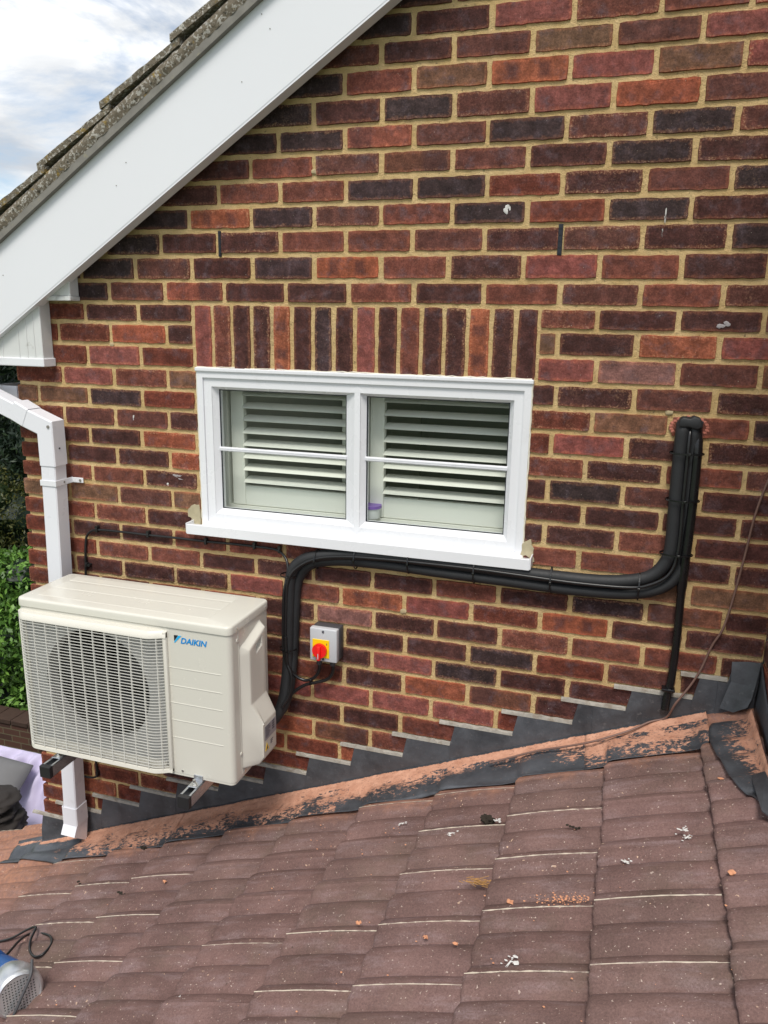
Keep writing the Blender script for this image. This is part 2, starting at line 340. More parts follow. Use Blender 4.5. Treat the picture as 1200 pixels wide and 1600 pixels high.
# ------------------------------------------------------------ the house
PERP={-32:[-1128,-903,-678,-453,-229,-4,220,446,672,898,1124,1349,1574],
-31:[-1015,-791,-566,-341,-117,108,333,559,785,1011,1236,1462,1687],
-30:[-1128,-903,-679,-454,-229,-5,220,446,672,898,1124,1349,1574],
-29:[-1016,-791,-566,-342,-117,107,332,558,785,1011,1236,1461,1687],
-28:[-1128,-904,-679,-454,-230,-6,218,445,671,898,1124,1349,1574],
-27:[-1016,-792,-567,-342,-118,106,331,558,784,1011,1236,1461,1686],
-26:[-1129,-904,-679,-455,-231,-7,217,444,671,897,1123,1349,1574],
-25:[-1017,-792,-567,-343,-119,104,329,557,784,1010,1236,1461,1686],
-24:[-1129,-905,-680,-456,-232,-9,213,442,670,897,1123,1349,1574],
-23:[-1017,-793,-568,-344,-121,101,326,555,783,1010,1236,1461,1686],
-22:[-1130,-905,-681,-457,-234,-11,208,439,669,897,1123,1349,1574],
-21:[-1017,-793,-568,-344,-120,105,327,554,783,1010,1236,1461,1686],
-20:[-1129,-905,-681,-456,-232,-8,218,441,670,898,1124,1349,1574],
-19:[-1017,-793,-568,-344,-121,100,328,552,782,1012,1237,1462,1687],
-18:[-1129,-905,-680,-455,-229,-5,226,449,680,906,1128,1351,1576],
-17:[-1017,-793,-567,-342,-116,109,331,558,783,1014,1239,1464,1688],
-16:[-1130,-906,-682,-455,-228,-1,225,452,676,903,1130,1352,1576],
-15:[-1019,-795,-568,-342,-113,116,336,559,781,1011,1237,1464,1689],
-14:[-1131,-908,-685,-456,-230,-5,213,445,681,909,1132,1354,1578],
-13:[-1020,-797,-564,-342,-117,108,330,549,769,1002,1234,1463,1688],
-12:[-1131,-908,-686,-456,-230,-4,219,444,669,898,1127,1353,1578],
-11:[-1019,-795,-568,-342,-116,109,334,557,786,1017,1251,1469,1692],
-10:[-1130,-906,-683,-452,-228,-2,223,448,675,904,1128,1351,1578],
-9:[-1017,-794,-566,-341,-115,111,337,563,792,1020,1251,1469,1693],
-8:[-1128,-904,-680,-453,-227,-1,225,451,678,906,1133,1355,1581],
-7:[-1015,-794,-568,-340,-113,113,339,565,792,1015,1246,1469,1693],
-6:[-1125,-901,-677,-450,-225,1,227,453,680,907,1132,1355,1581],
-5:[-1011,-786,-556,-335,-110,116,341,567,797,1025,1248,1471,1695],
-4:[-1122,-895,-671,-446,-221,4,229,454,681,911,1140,1364,1586],
-3:[-1007,-777,-553,-331,-107,118,342,566,794,1025,1256,1476,1696],
-2:[-1120,-895,-673,-443,-218,8,232,453,678,905,1135,1360,1582],
-1:[-1005,-777,-553,-329,-103,121,344,565,790,1017,1243,1467,1691],
0:[-1120,-893,-668,-441,-211,15,237,454,676,903,1133,1353,1578],
1:[-1007,-780,-556,-331,-103,118,344,563,791,1012,1236,1464,1689],
2:[-1121,-896,-671,-449,-229,-2,226,445,671,899,1123,1352,1576],
3:[-1009,-783,-559,-334,-103,118,342,567,794,1020,1245,1463,1688],
4:[-1122,-897,-672,-447,-221,1,226,450,671,890,1118,1343,1571],
5:[-1010,-784,-559,-332,-102,118,340,565,787,1015,1240,1459,1685],
6:[-1123,-898,-673,-448,-223,-2,222,444,666,891,1117,1340,1569],
7:[-1011,-786,-561,-336,-109,119,342,564,789,1015,1244,1460,1685],
8:[-1124,-899,-674,-450,-225,-1,219,440,664,891,1119,1341,1569],
9:[-1012,-787,-563,-338,-113,111,337,558,782,1007,1230,1456,1683],
10:[-1125,-900,-675,-451,-226,-3,218,434,664,893,1119,1344,1570],
11:[-1013,-788,-563,-338,-114,109,330,554,780,1007,1232,1458,1684],
12:[-1125,-900,-675,-451,-226,-2,221,441,667,895,1121,1346,1571],
13:[-1012,-788,-563,-338,-114,110,333,557,782,1008,1234,1459,1684]}

BOFF={0:-7,1:-8,2:-2,3:1.5,4:1,5:1,6:0,7:-1,8:3,9:4,10:0,-1:-1,-2:-3,-3:-7,-4:-7,-5:-4.5,-6:-5,-7:-1,-8:0,-9:3.5,-10:3.5,-11:5,-12:4.5,-13:8.7,-14:10,-15:9,-16:8,-17:10,-18:6,-19:2,-20:-2,-21:-6,-22:-6,-23:-8,-24:-10,-25:-10,-26:-10,-27:-15,-28:-18,-29:-18,-30:-18,-31:-18,-32:-18}
zb=lambda k:.075*k+BOFF.get(k,0)/1000
XR=1.585
def xcorner(z): return -1.098-.042*max(0,-z-.2)
PAL={'K':(.040,.025,.025),'B':(.047,.027,.028),'D':(.060,.024,.021),'P':(.100,.039,.031),'M':(.138,.046,.033),'V':(.115,.032,.021),'R':(.195,.062,.052),
 'O':(.225,.066,.037),'Q':(.20,.095,.082),'T':(.15,.076,.046),'S':(.45,.29,.18),'Z':(.24,.075,.04),'H':(.20,.06,.04),'h':(.12,.05,.032)}
# colour of every brick I could read, by course, some K beside the bargeboard being its shadow painted in: {course:(first joint index, letters)}
ROW={11:(1,'KKPMRPM'),10:(1,'KDRMMR'),9:(1.5,'DPTPRM'),8:(0,'KMTZRTR'),7:(-.5,'KDKPROP'),6:(-1,'KKHPKPKP'),5:(-1.5,'DMPhPDKD'),4:(-1,'MMBKVDPK'),3:(-2.5,'KZBPMKVKD'),
 2:(-4,'KKDDMMPDPDK'),1:(-3.5,'KPDBZMDRMD'),0:(-5,'VKPHDDMDMPMP'),-1:(-4.5,'VDD-----MDDP'),-2:(-5,'VVO----TTDOR'),-3:(-4.5,'VRV-----RQPT'),
 -4:(-5,'VRMT-----DPD'),-5:(-5.5,'TTBVV----VTMK'),-6:(-5,'VPPDD----RDDD'),-7:(-5.5,'VDDOO----MDMP'),-8:(-5,'VDDO-----KPD'),-9:(-5.5,'VMMD-----DDDD'),-10:(-5,'TTPT-----DMDD'),
 -11:(-5.5,'VVMD-----MMDD'),-12:(-5,'VDDMMMDDMDTTP'),-13:(-5.5,'VVMMDDDDMDBhDP'),-14:(-5,'VDDDRMZRVZDDP'),-15:(-5.5,'VDDMMDQDDMMMD'),-16:(-5,'MDDMDMDDKVPDP'),
 -17:(-5.5,'VDMDMDDRKDDDM'),-18:(-5,'VDMDMVDOhDPDM'),-19:(-5.5,'VVMDMRRRRVhDM'),-20:(-5,'VMDMDDDMMDDDM'),-21:(-5.5,'VVTVVOhMMDDDM'),-22:(-5,'VTVVOVODDDDD'),-23:(-5.5,'VVhVVVTMVDDDM'),
 -24:(-5,'VVMVDVMDDMDD'),-25:(-5.5,'VVVDhDVMDDDD'),-26:(-5,'VVVDMVDDDDDD'),-27:(-5.5,'VOVhDVDDDDDD'),-28:(-5,'VVOVMDVDDDDD'),-29:(-5.5,'VVVMDDDDDDD'),-30:(-5,'VVVMDDDDDDD')}
def joints(c):
    row=PERP[c]; k0=-5 if c%2==0 else -4.5
    js=[(k0+i,row[i]/1000) for i in range(13)]
    xc=xcorner(zb(c))
    js=[j for j in js if j[1]>xc+.07]; js.insert(0,(js[0][0]-1,xc-.006))
    js=[j for j in js if j[1]<XR-.03]; js.append((js[-1][0]+1,XR+.006)); return js
def bcolor(c,k):
    rr=random.Random(c*37+int(k*2)*11)
    ch=None
    if c in ROW:
        k0,s=ROW[c]; i=int(round(k-k0))
        if 0<=i<len(s) and s[i]!='-': ch=s[i]
    if ch is None: ch=rr.choice('DDDMMPPVDK')
    col=PAL[ch]; f=rr.uniform(.9,1.12); g_=rr.uniform(.94,1.06)
    return (col[0]*f,col[1]*f*g_,col[2]*f*g_),ch
house=thing('brick_house','gable end of a house in multicoloured dark red brick with white window and white bargeboard','house',(0,0,-5))
BSL=.6447; blow=lambda x:.573+BSL*x; bup=lambda x:.8602+BSL*x
WX0,WX1,WZ0,WZ1=-.330,.842,-.812,-.232
# mortar core
bm=BM(); D=.20; y0=.0032
def slab(x0,x1,za,zc): # zc may be a function
    f=zc if callable(zc) else (lambda x:zc)
    n=1
    prism(bm,[(x0,y0,za),(x1,y0,za),(x1,y0,f(x1)),(x0,y0,f(x0))],(0,D,0))
topf=lambda x:min(bup(x)+.02,1.15)
xk=(1.052-.8602)/BSL
xc=-1.19
bm2=bm
prism(bm,[(xcorner(-5)+.004,y0,-4.9),(XR,y0,-4.9),(XR,y0,WZ0-.62),(xcorner(-.8)+.004,y0,WZ0-.62)],(0,D,0))
prism(bm,[(xcorner(-.8)+.004,y0,WZ0-.62),(WX0,y0,WZ0-.62),(WX0,y0,WZ1),(xcorner(-.2)+.004,y0,WZ1)],(0,D,0))
prism(bm,[(WX0,y0,WZ0-.62),(WX1,y0,WZ0-.62),(WX1,y0,WZ0),(WX0,y0,WZ0)],(0,D,0))
prism(bm,[(WX1,y0,WZ0-.62),(XR,y0,WZ0-.62),(XR,y0,WZ1),(WX1,y0,WZ1)],(0,D,0))
prism(bm,[(xcorner(0)+.012,y0,WZ1),(XR,y0,WZ1),(XR,y0,1.052),(xk,y0,1.052),(xcorner(0)+.012,y0,bup(xcorner(0))+.0)],(0,D,0))
wall=obj('gable_wall',bm,M_mortar,house)
# brick mesh variants, front faces -y, unit size in x,z; origin at centre of front face
def brick_mesh(seed,n=11,m=4,horiz=True):
    r=random.Random(seed); bm=BM(); uvl=bm.loops.layers.uv.new('UVMap')
    per=[]   # perimeter points normalised
    jx,jz=(.010,.034) if horiz else (.034,.010); CX,CZ=(.004,.014) if horiz else (.014,.004)
    for i in range(n): per.append((-.5+i/n,-.5))
    for i in range(m): per.append((.5,-.5+i/m))
    for i in range(n): per.append((.5-i/n,.5))
    for i in range(m): per.append((-.5,.5-i/m))
    A=[];Bv=[];Cc=[]
    for (a,b) in per:
        corner=abs(a)==.5 and abs(b)==.5
        ja=r.uniform(-1,.4)*jx; jb=r.uniform(-1,.5)*jz
        if corner: ja=-abs(ja)-CX; jb=-abs(jb)-CZ
        x=a+(math.copysign(1,a)*ja if abs(a)==.5 else r.uniform(-.01,.01)); z=b+(math.copysign(1,b)*jb if abs(b)==.5 else r.uniform(-.03,.03))
        Cc.append(bm.verts.new((x,.06,z))); Bv.append(bm.verts.new((x,.0028,z)))
        A.append(bm.verts.new((x*(1-(.012 if horiz else .04)),-.0015+r.uniform(-.0006,.0006),z*(1-(.04 if horiz else .012)))))
    N_=len(per); bm.faces.new(A[::-1])
    for i in range(N_):
        j=(i+1)%N_; bm.faces.new((A[i],A[j],Bv[j],Bv[i])); bm.faces.new((Bv[i],Bv[j],Cc[j],Cc[i]))
    bmesh.ops.recalc_face_normals(bm,faces=bm.faces)
    for f in bm.faces:
        for l in f.loops: l[uvl].uv=(l.vert.co.x+.5,l.vert.co.z+.5) if horiz else (l.vert.co.z+.5,l.vert.co.x+.5)
    me=bpy.data.meshes.new('brick'); bm.to_mesh(me); bm.free(); me.materials.append(M_brick)
    for p_ in me.polygons: p_.use_smooth=False
    return me
BV=[brick_mesh(s) for s in range(14)]
BH=[brick_mesh(50+s,n=4) for s in range(6)]
BS=[brick_mesh(90+s,n=3,m=8,horiz=False) for s in range(8)]
bricks=[]
SX0,SX1=-.334,.852
for c in range(-31,14):
    z0,z1=zb(c),zb(c+1)
    js=joints(c); top_extra=0
    for (ka,xa),(kb,xb) in zip(js,js[1:]):
        segs=[(xa,xb)]
        if -4<c<0 or -11<=c<=-4:                # soldier course and window opening
            L_,R_=(SX0,SX1) if c>-4 else (WX0+.002,WX1-.002)
            ns=[]
            for a,b in segs:
                if b<=L_ or a>=R_: ns.append((a,b))
                else:
                    if a<L_-.035: ns.append((a,L_))
                    if b>R_+.035: ns.append((R_-.004,b))
            segs=ns
        for a,b in segs:
            zt=z1
            if zt-.012>bup(a)+.01 : continue
            bricks.append([a,b,z0,z1,c,ka,None])
# sill band: the course cut by the sill keeps its bricks below z of sill
rrs=random.Random(3)
sold=[]
nS=16
sx=[SX0+(SX1-SX0)*i/nS for i in range(nS+1)]
SC='RMDDZDBDRDMDDZDD'
for i in range(nS): sold.append([sx[i],sx[i+1],WZ1-.004,zb(0),'s',i,SC[i]])
def vis(b):
    a,b_,z0,z1,c,k,_=b; cx=(a+b_)/2; cz=(z0+z1)/2
    q=RM.transposed()@(Vector((cx,0,cz))-CAM)
    if q.z>-.1: return 0
    u=600+FPX*q.x/-q.z; v=800-FPX*q.y/-q.z
    if not(-40<u<1240 and -30<v<1640): return 0
    if cz-.03>blow(cx)+.03: return 0
    if cz<-1.86+SLOPE*cx+.03: return 0
    s=(b_-a)*(z1-z0)/q.z**2
    if 45<u<415 and 905<v<1215: s*=.2           # behind the air conditioning unit
    return s
bricks.sort(key=vis,reverse=True)
def mk(b,variants,parent,name):
    a,b_,z0,z1,c,k,ch=b; r=random.Random(int((a*1000))*31+int(z0*1000))
    j=.0105 if name=='brick' else .0098
    w_=max(.02,(b_-a)-j-.0025+r.uniform(-.003,.002)); h=(z1-z0)-.0135+r.uniform(-.0015,.0015)
    o=bpy.data.objects.new(name,r.choice(variants)); link(o,parent)
    o.location=((a+b_)/2,r.uniform(-.0015,.0015),(z0+z1)/2+r.uniform(-.0012,.0012)); o.scale=(w_,1,h)
    o.rotation_euler=(0,r.uniform(-.004,.004)+(math.pi if r.random()<.5 else 0),r.uniform(-.004,.004))
    if abs(o.rotation_euler[1])>1: pass
    _ch=None
    if ch is None: col,_ch=bcolor(c,k)
    else: col=PAL[ch]
    cc_=ch or _ch
    o.color=(*col,.5 if cc_=='Z' else (.2 if cc_ in 'Hh' else 1)); o.matrix_parent_inverse=parent_inv(parent); return o
for b in bricks[:300]:
    mk(b,BV if b[1]-b[0]>.16 else BH,wall,'brick')
for b in sold: mk(b,BS,wall,'soldier_brick')
rest=bricks[300:]
bm=BM(); uvl=bm.loops.layers.uv.new('UVMap'); cl=bm.loops.layers.float_color.new('bcol')
for b in rest:
    a,b_,z0,z1,c,k,_=b; me=random.choice(BV); off=len(bm.verts); nf=len(bm.faces)
    bm.verts.ensure_lookup_table(); n0=len(bm.verts); bm.from_mesh(me); bm.verts.ensure_lookup_table(); bm.faces.ensure_lookup_table()
    for v in bm.verts[n0:]: v.co=Vector((v.co.x*(b_-a-.0105)+(a+b_)/2,v.co.y,v.co.z*(z1-z0-.0115)+(z0+z1)/2))
    col,_=bcolor(c,k); rn=random.random()
    for f in bm.faces[nf:]:
        for l in f.loops: l[cl]=(*col,rn)
o=obj('brick_remainder',bm,None,wall); o.data.materials.clear(); o.data.materials.append(M_brickj); o['kind']='stuff'
for p_ in o.data.polygons: p_.material_index=0
# wall details: weep vents, drill plugs, sill patches
def vent(u,v0,v1,wd):
    a=P(u,v0); b=P(u,v1); bm=BM(); box(bm,(a.x-wd/2,-.0035,b.z),(a.x+wd/2,.002,a.z),.0008,1)
    for i in range(5):
        z=b.z+(a.z-b.z)*(i+.5)/5; box(bm,(a.x-wd*.3,-.0055,z-.004),(a.x+wd*.3,-.0034,z+.004))
    obj('weep_vent',bm,M_black,wall)
vent(877,350,399,.013); vent(343,361,401,.010)
def blob(bm,c,rx,ry,rz,seed,sub=2,amp=.3):
    r=bmesh.ops.create_icosphere(bm,subdivisions=sub,radius=1)
    for v in r['verts']:
        d=1+amp*(noise.noise(v.co*2.1+Vector((seed,seed*.7,0)))); v.co=Vector((v.co.x*rx*d,v.co.y*ry*d,v.co.z*rz*d))+Vector(c)
M_plug=simple('grey_filler',(.42,.34,.20),.9,var=.2,bump=.4)
for (u,v,r) in ((630,955,.016),(1046,644,.015),(175,538,.012),(491,268,.013)):
    bm=BM(); c=P(u,v); blob(bm,(c.x,.0,c.z),r*.8,.0028,r*.6,u,2,.6); obj('filler_patch',bm,M_plug,wall,40)
M_hole=simple('broken_red_edge',(.40,.14,.10),.95,var=.3,sc=80,bump=.8)
bm=BM()
for i in range(16):
    a=math.pi*(-.15+1.3*i/15); c=P(1077,668); blob(bm,(c.x+math.cos(a)*.050,-.001,c.z+math.sin(a)*.030),.008,.004,.006,i,1)
obj('broken_hole_edge',bm,M_hole,wall)
bm=BM(); c=P(1078,664); blob(bm,(c.x,-.0045,c.z),.036,.004,.022,5); obj('pipe_hole',bm,M_black,wall)
# paint and lime splashes
for (u,v,sx_,sz_) in ((793,326,.010,.018),(1040,335,.002,.022),(1035,362,.0015,.012),(1128,510,.018,.012),(280,745,.032,.012),(262,757,.006,.010),(209,651,.003,.012)):
    bm=BM(); c=P(u,v)
    for i in range(7): blob(bm,(c.x+random.gauss(0,sx_*.4),-.0022,c.z+random.gauss(0,sz_*.4)),sx_*random.uniform(.2,.6),.0012,sz_*random.uniform(.2,.6),i+u,1,.8)
    obj('white_splash',bm,M_drop if u!=1128 and u!=280 else simple('pale_scuff%d'%u,(.33,.30,.31),.8,var=.3),wall)
# white lime chases under window ends
M_patch=simple('lime_patch',(.40,.35,.23),.9,var=.3,sc=40,bump=.6)
for (pts_,s_) in (([(294,795),(300,789),(310,788),(313,800),(313,821),(305,823),(297,820),(299,810),(293,806)],1),([(816,848),(822,845),(829,844),(831,853),(834,858),(833,866),(834,876),(829,879),(827,870),(814,866)],2)):
    bm=BM(); q=[P(u,v,-.0045) for u,v in pts_]; prism(bm,q,(0,.005,0)); bmesh.ops.subdivide_edges(bm,edges=[e for e in bm.edges],cuts=2,use_grid_fill=True)
    for v in bm.verts: v.co+=Vector((noise.noise(v.co*90)*.006,0,noise.noise(v.co*90+Vector((4,4,4)))*.006))
    obj('mortar_patch',bm,M_patch,wall)

bm=BM(); prism(bm,[(xcorner(-5)+.005,.205,-4.9),(-1.02,.205,-4.9),(-1.02,.205,.05),(xcorner(0)+.005,.205,.05)],(0,6,0)); SIDEW=bm
# right-hand return wall (its edge just shows at the right of the frame)
bm=BM(); prism(bm,[(XR+.004,0,-4.9),(XR+.004,0,1.052),(XR+.004,-.56,1.052),(XR+.004,-.56,-4.9)],(.21,0,0))
rw=obj('return_wall',bm,M_mortar,house)
for c in range(-22,14):
    y=-.004 if c%2 else -.108
    ks=[(0,y)] if y<-.05 else []
    while y>-.5: ks.append((y,y-.225)); y-=.225
    for ya,yb in ks:
        if -yb+ya<.03 and ya-yb<.03: continue
        o=bpy.data.objects.new('brick',random.choice(BV)); link(o,rw); o.location=(XR,(ya+yb)/2,(zb(c)+zb(c+1))/2); o.scale=(ya-yb-.0105,1,zb(c+1)-zb(c)-.0115); o.rotation_euler=(0,0,-math.pi/2)
        o.color=(*PAL[random.choice('DDMVP')],1); o.matrix_parent_inverse=parent_inv(rw)

# ---- bargeboard
YB=-.085
bm=BM(); xa,xb=-1.45,1.05
prof=[(xa,blow(xa)),(xb,blow(xb)),(xb,bup(xb)),(xa,bup(xa))]
def slant(bm,x0,x1,lo,hi,ya,yb,bev=0):   # sloping board between z=lo+BSL*x and hi+BSL*x
    prism(bm,[(x0,ya,lo+BSL*x0),(x1,ya,lo+BSL*x1),(x1,ya,hi+BSL*x1),(x0,ya,hi+BSL*x0)],(0,yb-ya,0))
slant(bm,xa,xb,.573+.008,.8602,YB,YB+.018)
bb=obj('bargeboard',bm,M_pvcb,house)
bmesh_=BM(); slant(bmesh_,xa,xb,.573,.5855,YB+.001,YB+.048); obj('bottom_return',bmesh_,M_pvcb,bb)
bm=BM(); slant(bm,xa,xb,.640,.655,YB+.02,-.0005); obj('soffit_strip',bm,M_soffit,house)
nails=[]
for (u,v) in ((197,254),(182,290),(422,45),(409,22),(378,128),(5,430),(243,317)):
    c=P(u,v,YB); bm=BM(); cyl(bm,(c.x,YB-.0008,c.z),(0,1,0),.0016,.002,10); obj('nail_head',bm,M_under,bb)
# ---- verge: undercloak, mortar bed, tiles
bm=BM(); slant(bm,xa,xb,.8602,.886,YB-.020,YB+.25); obj('undercloak',bm,M_under,house)
vr=BM()
rnd=random.Random(5)
n=120
def rough_slant(bm,x0,x1,lo,hi,ya,yb,n,amp,seed):
    rows=[]
    for i in range(n+1):
        x=x0+(x1-x0)*i/n; r=[]
        for (t,yy) in ((0,ya),(.25,ya-.004),(.5,ya-.006),(.8,ya-.003),(1,ya+.004),(1,yb)):
            nz=noise.noise(Vector((x*38,t*4,seed)))+.5*noise.noise(Vector((x*110,t*9,seed)))
            r.append(bm.verts.new((x,yy+(amp*nz if yy<yb else 0),lo+BSL*x+(hi-lo)*t+(amp*.6*nz if t else 0))))
        rows.append(r)
    for a,b in zip(rows,rows[1:]):
        for k in range(5): bm.faces.new((a[k],b[k],b[k+1],a[k+1]))
    bmesh.ops.recalc_face_normals(bm,faces=bm.faces)
rough_slant(vr,xa,xb,.884,.934,YB-.020,YB+.2,340,.006,2)
obj('verge_mortar',vr,M_lichen,house,50)
# verge tiles: each a sloped slab, tilted so the tail stands proud of the course below
steps=[P(60,268,-.10).x,P(160,168,-.10).x,P(268,60,-.10).x]
gx=(steps[2]-steps[0])/2; th=math.atan(BSL)
mr=obj('main_roof',(lambda b:(slant(b,xa,xb,.886,.93,YB+.2,YB+2.2),b)[1])(BM()),M_under,house)
for j in range(3):
    for i in range(-3,7):
        x0=steps[0]+gx*i; bm=BM(); Ln=gx*1.12; r=random.Random(i*9+j)
        n=10; yA=YB-.024+j*.33+r.uniform(-.004,.004); yB=yA+.325
        z=lambda x,t: .934+BSL*x+ .028*(1-(x-x0)/Ln)+t
        vs=[]
        for yy in (yA,yB):
            for t in (.0,.022):
                vs.append([bm.verts.new((x0+Ln*k/n+(r.uniform(-.003,.003) if k==0 else 0),yy+noise.noise(Vector((k*.9,i*3.1,t*50)))*.005,z(x0+Ln*k/n,t)+noise.noise(Vector((k,i,j+t*90)))*.004)) for k in range(n+1)])
        a0,a1,b0,b1=vs
        for k in range(n):
            bm.faces.new((a0[k],a0[k+1],a1[k+1],a1[k])); bm.faces.new((a1[k],a1[k+1],b1[k+1],b1[k])); bm.faces.new((b0[k],b1[k],b1[k+1],b0[k+1])); bm.faces.new((a0[k],b0[k],b0[k+1],a0[k+1]))
        bm.faces.new((a0[0],a1[0],b1[0],b0[0])); bm.faces.new((a0[n],b0[n],b1[n],a1[n])); bmesh.ops.recalc_face_normals(bm,faces=bm.faces)
        obj('roof_tile',bm,M_lichen,mr)
# ---- eaves box ends
a=P(60,470,-.062); b=P(62,573,-.062)
bm=BM(); zt=.10; box(bm,(-1.45,-.060,b.z+.028),(a.x-.002,-.004,zt-.05),.002,1)
sb=obj('soffit_box',bm,M_soffit,house)
for xx in (a.x-.035,a.x-.068,a.x-.105,a.x-.18):
    bm=BM(); box(bm,(xx-.002,-.0625,b.z+.03),(xx+.002,-.0598,zt-.06),.0006,1); obj('board_joint',bm,M_soffit,sb)
bm=BM(); box(bm,(-1.45,-.068,b.z),(a.x+.005,-.003,b.z+.030),.003,2); obj('bottom_trim',bm,M_pvc,sb)
bm=BM(); c=P(112,470,-.05); d=P(70,474,-.05); box(bm,(d.x-.1,-.052,c.z+.016),(c.x-.003,-.004,c.z+.10),.002,1); box(bm,(d.x-.1,-.058,c.z),(c.x,-.003,c.z+.0155),.002,1)
obj('soffit_box',bm,M_soffit,house)

# ------------------------------------------------------------ window
win=obj('window',(lambda b:(b))(BM()),None,house)   # filled below
def ring(bm,x0,x1,z0,z1,w_,ya,yb,slope=0):  # frame ring with optional splayed inner face
    o=[(x0,z0),(x1,z0),(x1,z1),(x0,z1)]; i_=[(x0+w_,z0+w_),(x1-w_,z0+w_),(x1-w_,z1-w_),(x0+w_,z1-w_)]
    for k in range(4):
        j=(k+1)%4
        prism(bm,[(o[k][0],ya,o[k][1]),(o[j][0],ya,o[j][1]),(i_[j][0],ya+slope,i_[j][1]),(i_[k][0],ya+slope,i_[k][1])],(0,yb-ya-slope if slope else yb-ya,0))
X0,X1,Z0,Z1=-.327,.839,-.800,-.236
def cat_bevel(bm,off,seg=2): bmesh.ops.bevel(bm,geom=[e for e in bm.edges if e.calc_length()>.02],offset=off,segments=seg,affect='EDGES')
bm=BM(); ring(bm,X0,X1,Z0,Z1,.022,-.004,.07); obj('outer_frame',bm,M_pvc,win)
bm=BM(); ring(bm,X0+.0225,X1-.0225,Z0+.0225,Z1-.0225,.030,.003,.07); obj('frame',bm,M_pvc,win)
xm=P(559,700,.01).x
gl=(X0+.0725,xm-.020); gr=(xm+.020,X1-.0725); gz=(Z0+.070,Z1-.068)
gl=(P(346,700,.03).x,P(542,700,.03).x); gr=(P(573,700,.03).x,P(794,700,.03).x); gz=(P(450,803,.03).z,P(450,613,.03).z)
# glazing beads as a splayed ring around each pane
def bead(xa,xb,oxa,oxb,za,zb_,oza,ozb):
    bm=BM(); o=[(oxa,oza),(oxb,oza),(oxb,ozb),(oxa,ozb)]; i_=[(xa,za),(xb,za),(xb,zb_),(xa,zb_)]
    for k in range(4):
        j=(k+1)%4; q=[bm.verts.new((o[k][0],.006,o[k][1])),bm.verts.new((o[j][0],.006,o[j][1])),bm.verts.new((i_[j][0],.026,i_[j][1])),bm.verts.new((i_[k][0],.026,i_[k][1]))]
        bm.faces.new(q)
        q2=[bm.verts.new((i_[k][0],.026,i_[k][1])),bm.verts.new((i_[j][0],.026,i_[j][1])),bm.verts.new((i_[j][0],.052,i_[j][1])),bm.verts.new((i_[k][0],.052,i_[k][1]))]; bm.faces.new(q2)
    bmesh.ops.recalc_face_normals(bm,faces=bm.faces); obj('glazing_bead',bm,M_pvc,win)
mu=.009
bead(gl[0],gl[1],X0+.052,xm-mu,gz[0],gz[1],Z0+.052,Z1-.052); bead(gr[0],gr[1],xm+mu,X1-.052,gz[0],gz[1],Z0+.052,Z1-.052)
bm=BM(); box(bm,(xm-mu-.001,.002,Z0+.0515),(xm+mu+.001,.07,Z1-.0515)); 
for (zz,s_) in ((Z0+.052,1),(Z1-.052,-1)): prism(bm,[(xm-.022,.0018,zz),(xm+.022,.0018,zz),(xm,.0018,zz-s_*.022)],(0,.004,0))
obj('mullion',bm,M_pvc,win)
for (a,b) in (gl,gr):
    bm=BM(); bm.faces.new([bm.verts.new(q) for q in ((a-.004,.031,gz[0]-.004),(b+.004,.031,gz[0]-.004),(b+.004,.031,gz[1]+.004),(a-.004,.031,gz[1]+.004))]); obj('pane',bm,M_glass,win)
    bm=BM(); m_=P(450,708,.03).z if a<xm-.1 else P(680,724,.03).z
    box(bm,(a-.002,.020,m_-.0075),(b+.002,.0298,m_+.0075),.0025,2); box(bm,(a-.002,.0185,m_-.004),(b+.002,.022,m_-.001)); box(bm,(a-.002,.0185,m_+.001),(b+.002,.022,m_+.004)); obj('glazing_bar',bm,M_pvc,win)
    bm=BM()
    for (p0,p1) in (((a-.001,.0275,gz[0]-.001),(a+.004,.0299,gz[1])),((b-.003,.0275,gz[0]),(b+.001,.0299,gz[1])),((a,.0275,gz[0]-.001),(b,.0299,gz[0]+.0035)),((a,.0275,gz[1]-.0035),(b,.0299,gz[1]+.001))): box(bm,p0,p1)
    obj('gasket',bm,M_black,win)
bm=BM(); box(bm,(X0-.005,-.010,Z1-.001),(X1+.005,.02,Z1+.013),.003,2); obj('head_trim',bm,M_pvc,win)
bm=BM(); a=P(291,836,-.06);b=P(826,890,-.06)
sz=(a.z+b.z)/2
prism(bm,[(a.x,-.052,sz+.036),(b.x,-.052,sz+.036),(b.x,.02,Z0+.002),(a.x,.02,Z0+.002)],(0,0,-.030))
box(bm,(a.x-.001,-.056,sz-.001),(b.x+.001,-.0525,sz+.0355),.0012,1)
bmesh.ops.recalc_face_normals(bm,faces=bm.faces); obj('sill',bm,M_pvc,win)
for (xx,d_) in ((a.x-.003,-1),(b.x+.001,1)):
    bm=BM(); box(bm,(xx,-.057,sz+.002),(xx+.004,-.001,sz+.040),.001,1); obj('sill_end_cap',bm,M_pvc,win)
# ragged sealant bead round frame
bm=BM(); pts=[]
def wob(a,b,n): return [Vector(a).lerp(Vector(b),i/n)+Vector((random.uniform(-.0015,.0015),0,random.uniform(-.0015,.0015))) for i in range(n+1)]
tube(bm,wob((X0-.002,-.001,Z1+.01),(X0-.002,-.001,Z0-.005),40),.0032,6,0); tube(bm,wob((X1+.002,-.001,Z1+.01),(X1+.002,-.001,Z0-.03),40),.0035,6,0)
tube(bm,wob((X0,-.001,Z1+.0145),(X1,-.001,Z1+.0145),60),.0022,6,0)
obj('sealant_bead',bm,M_bead,win,60)
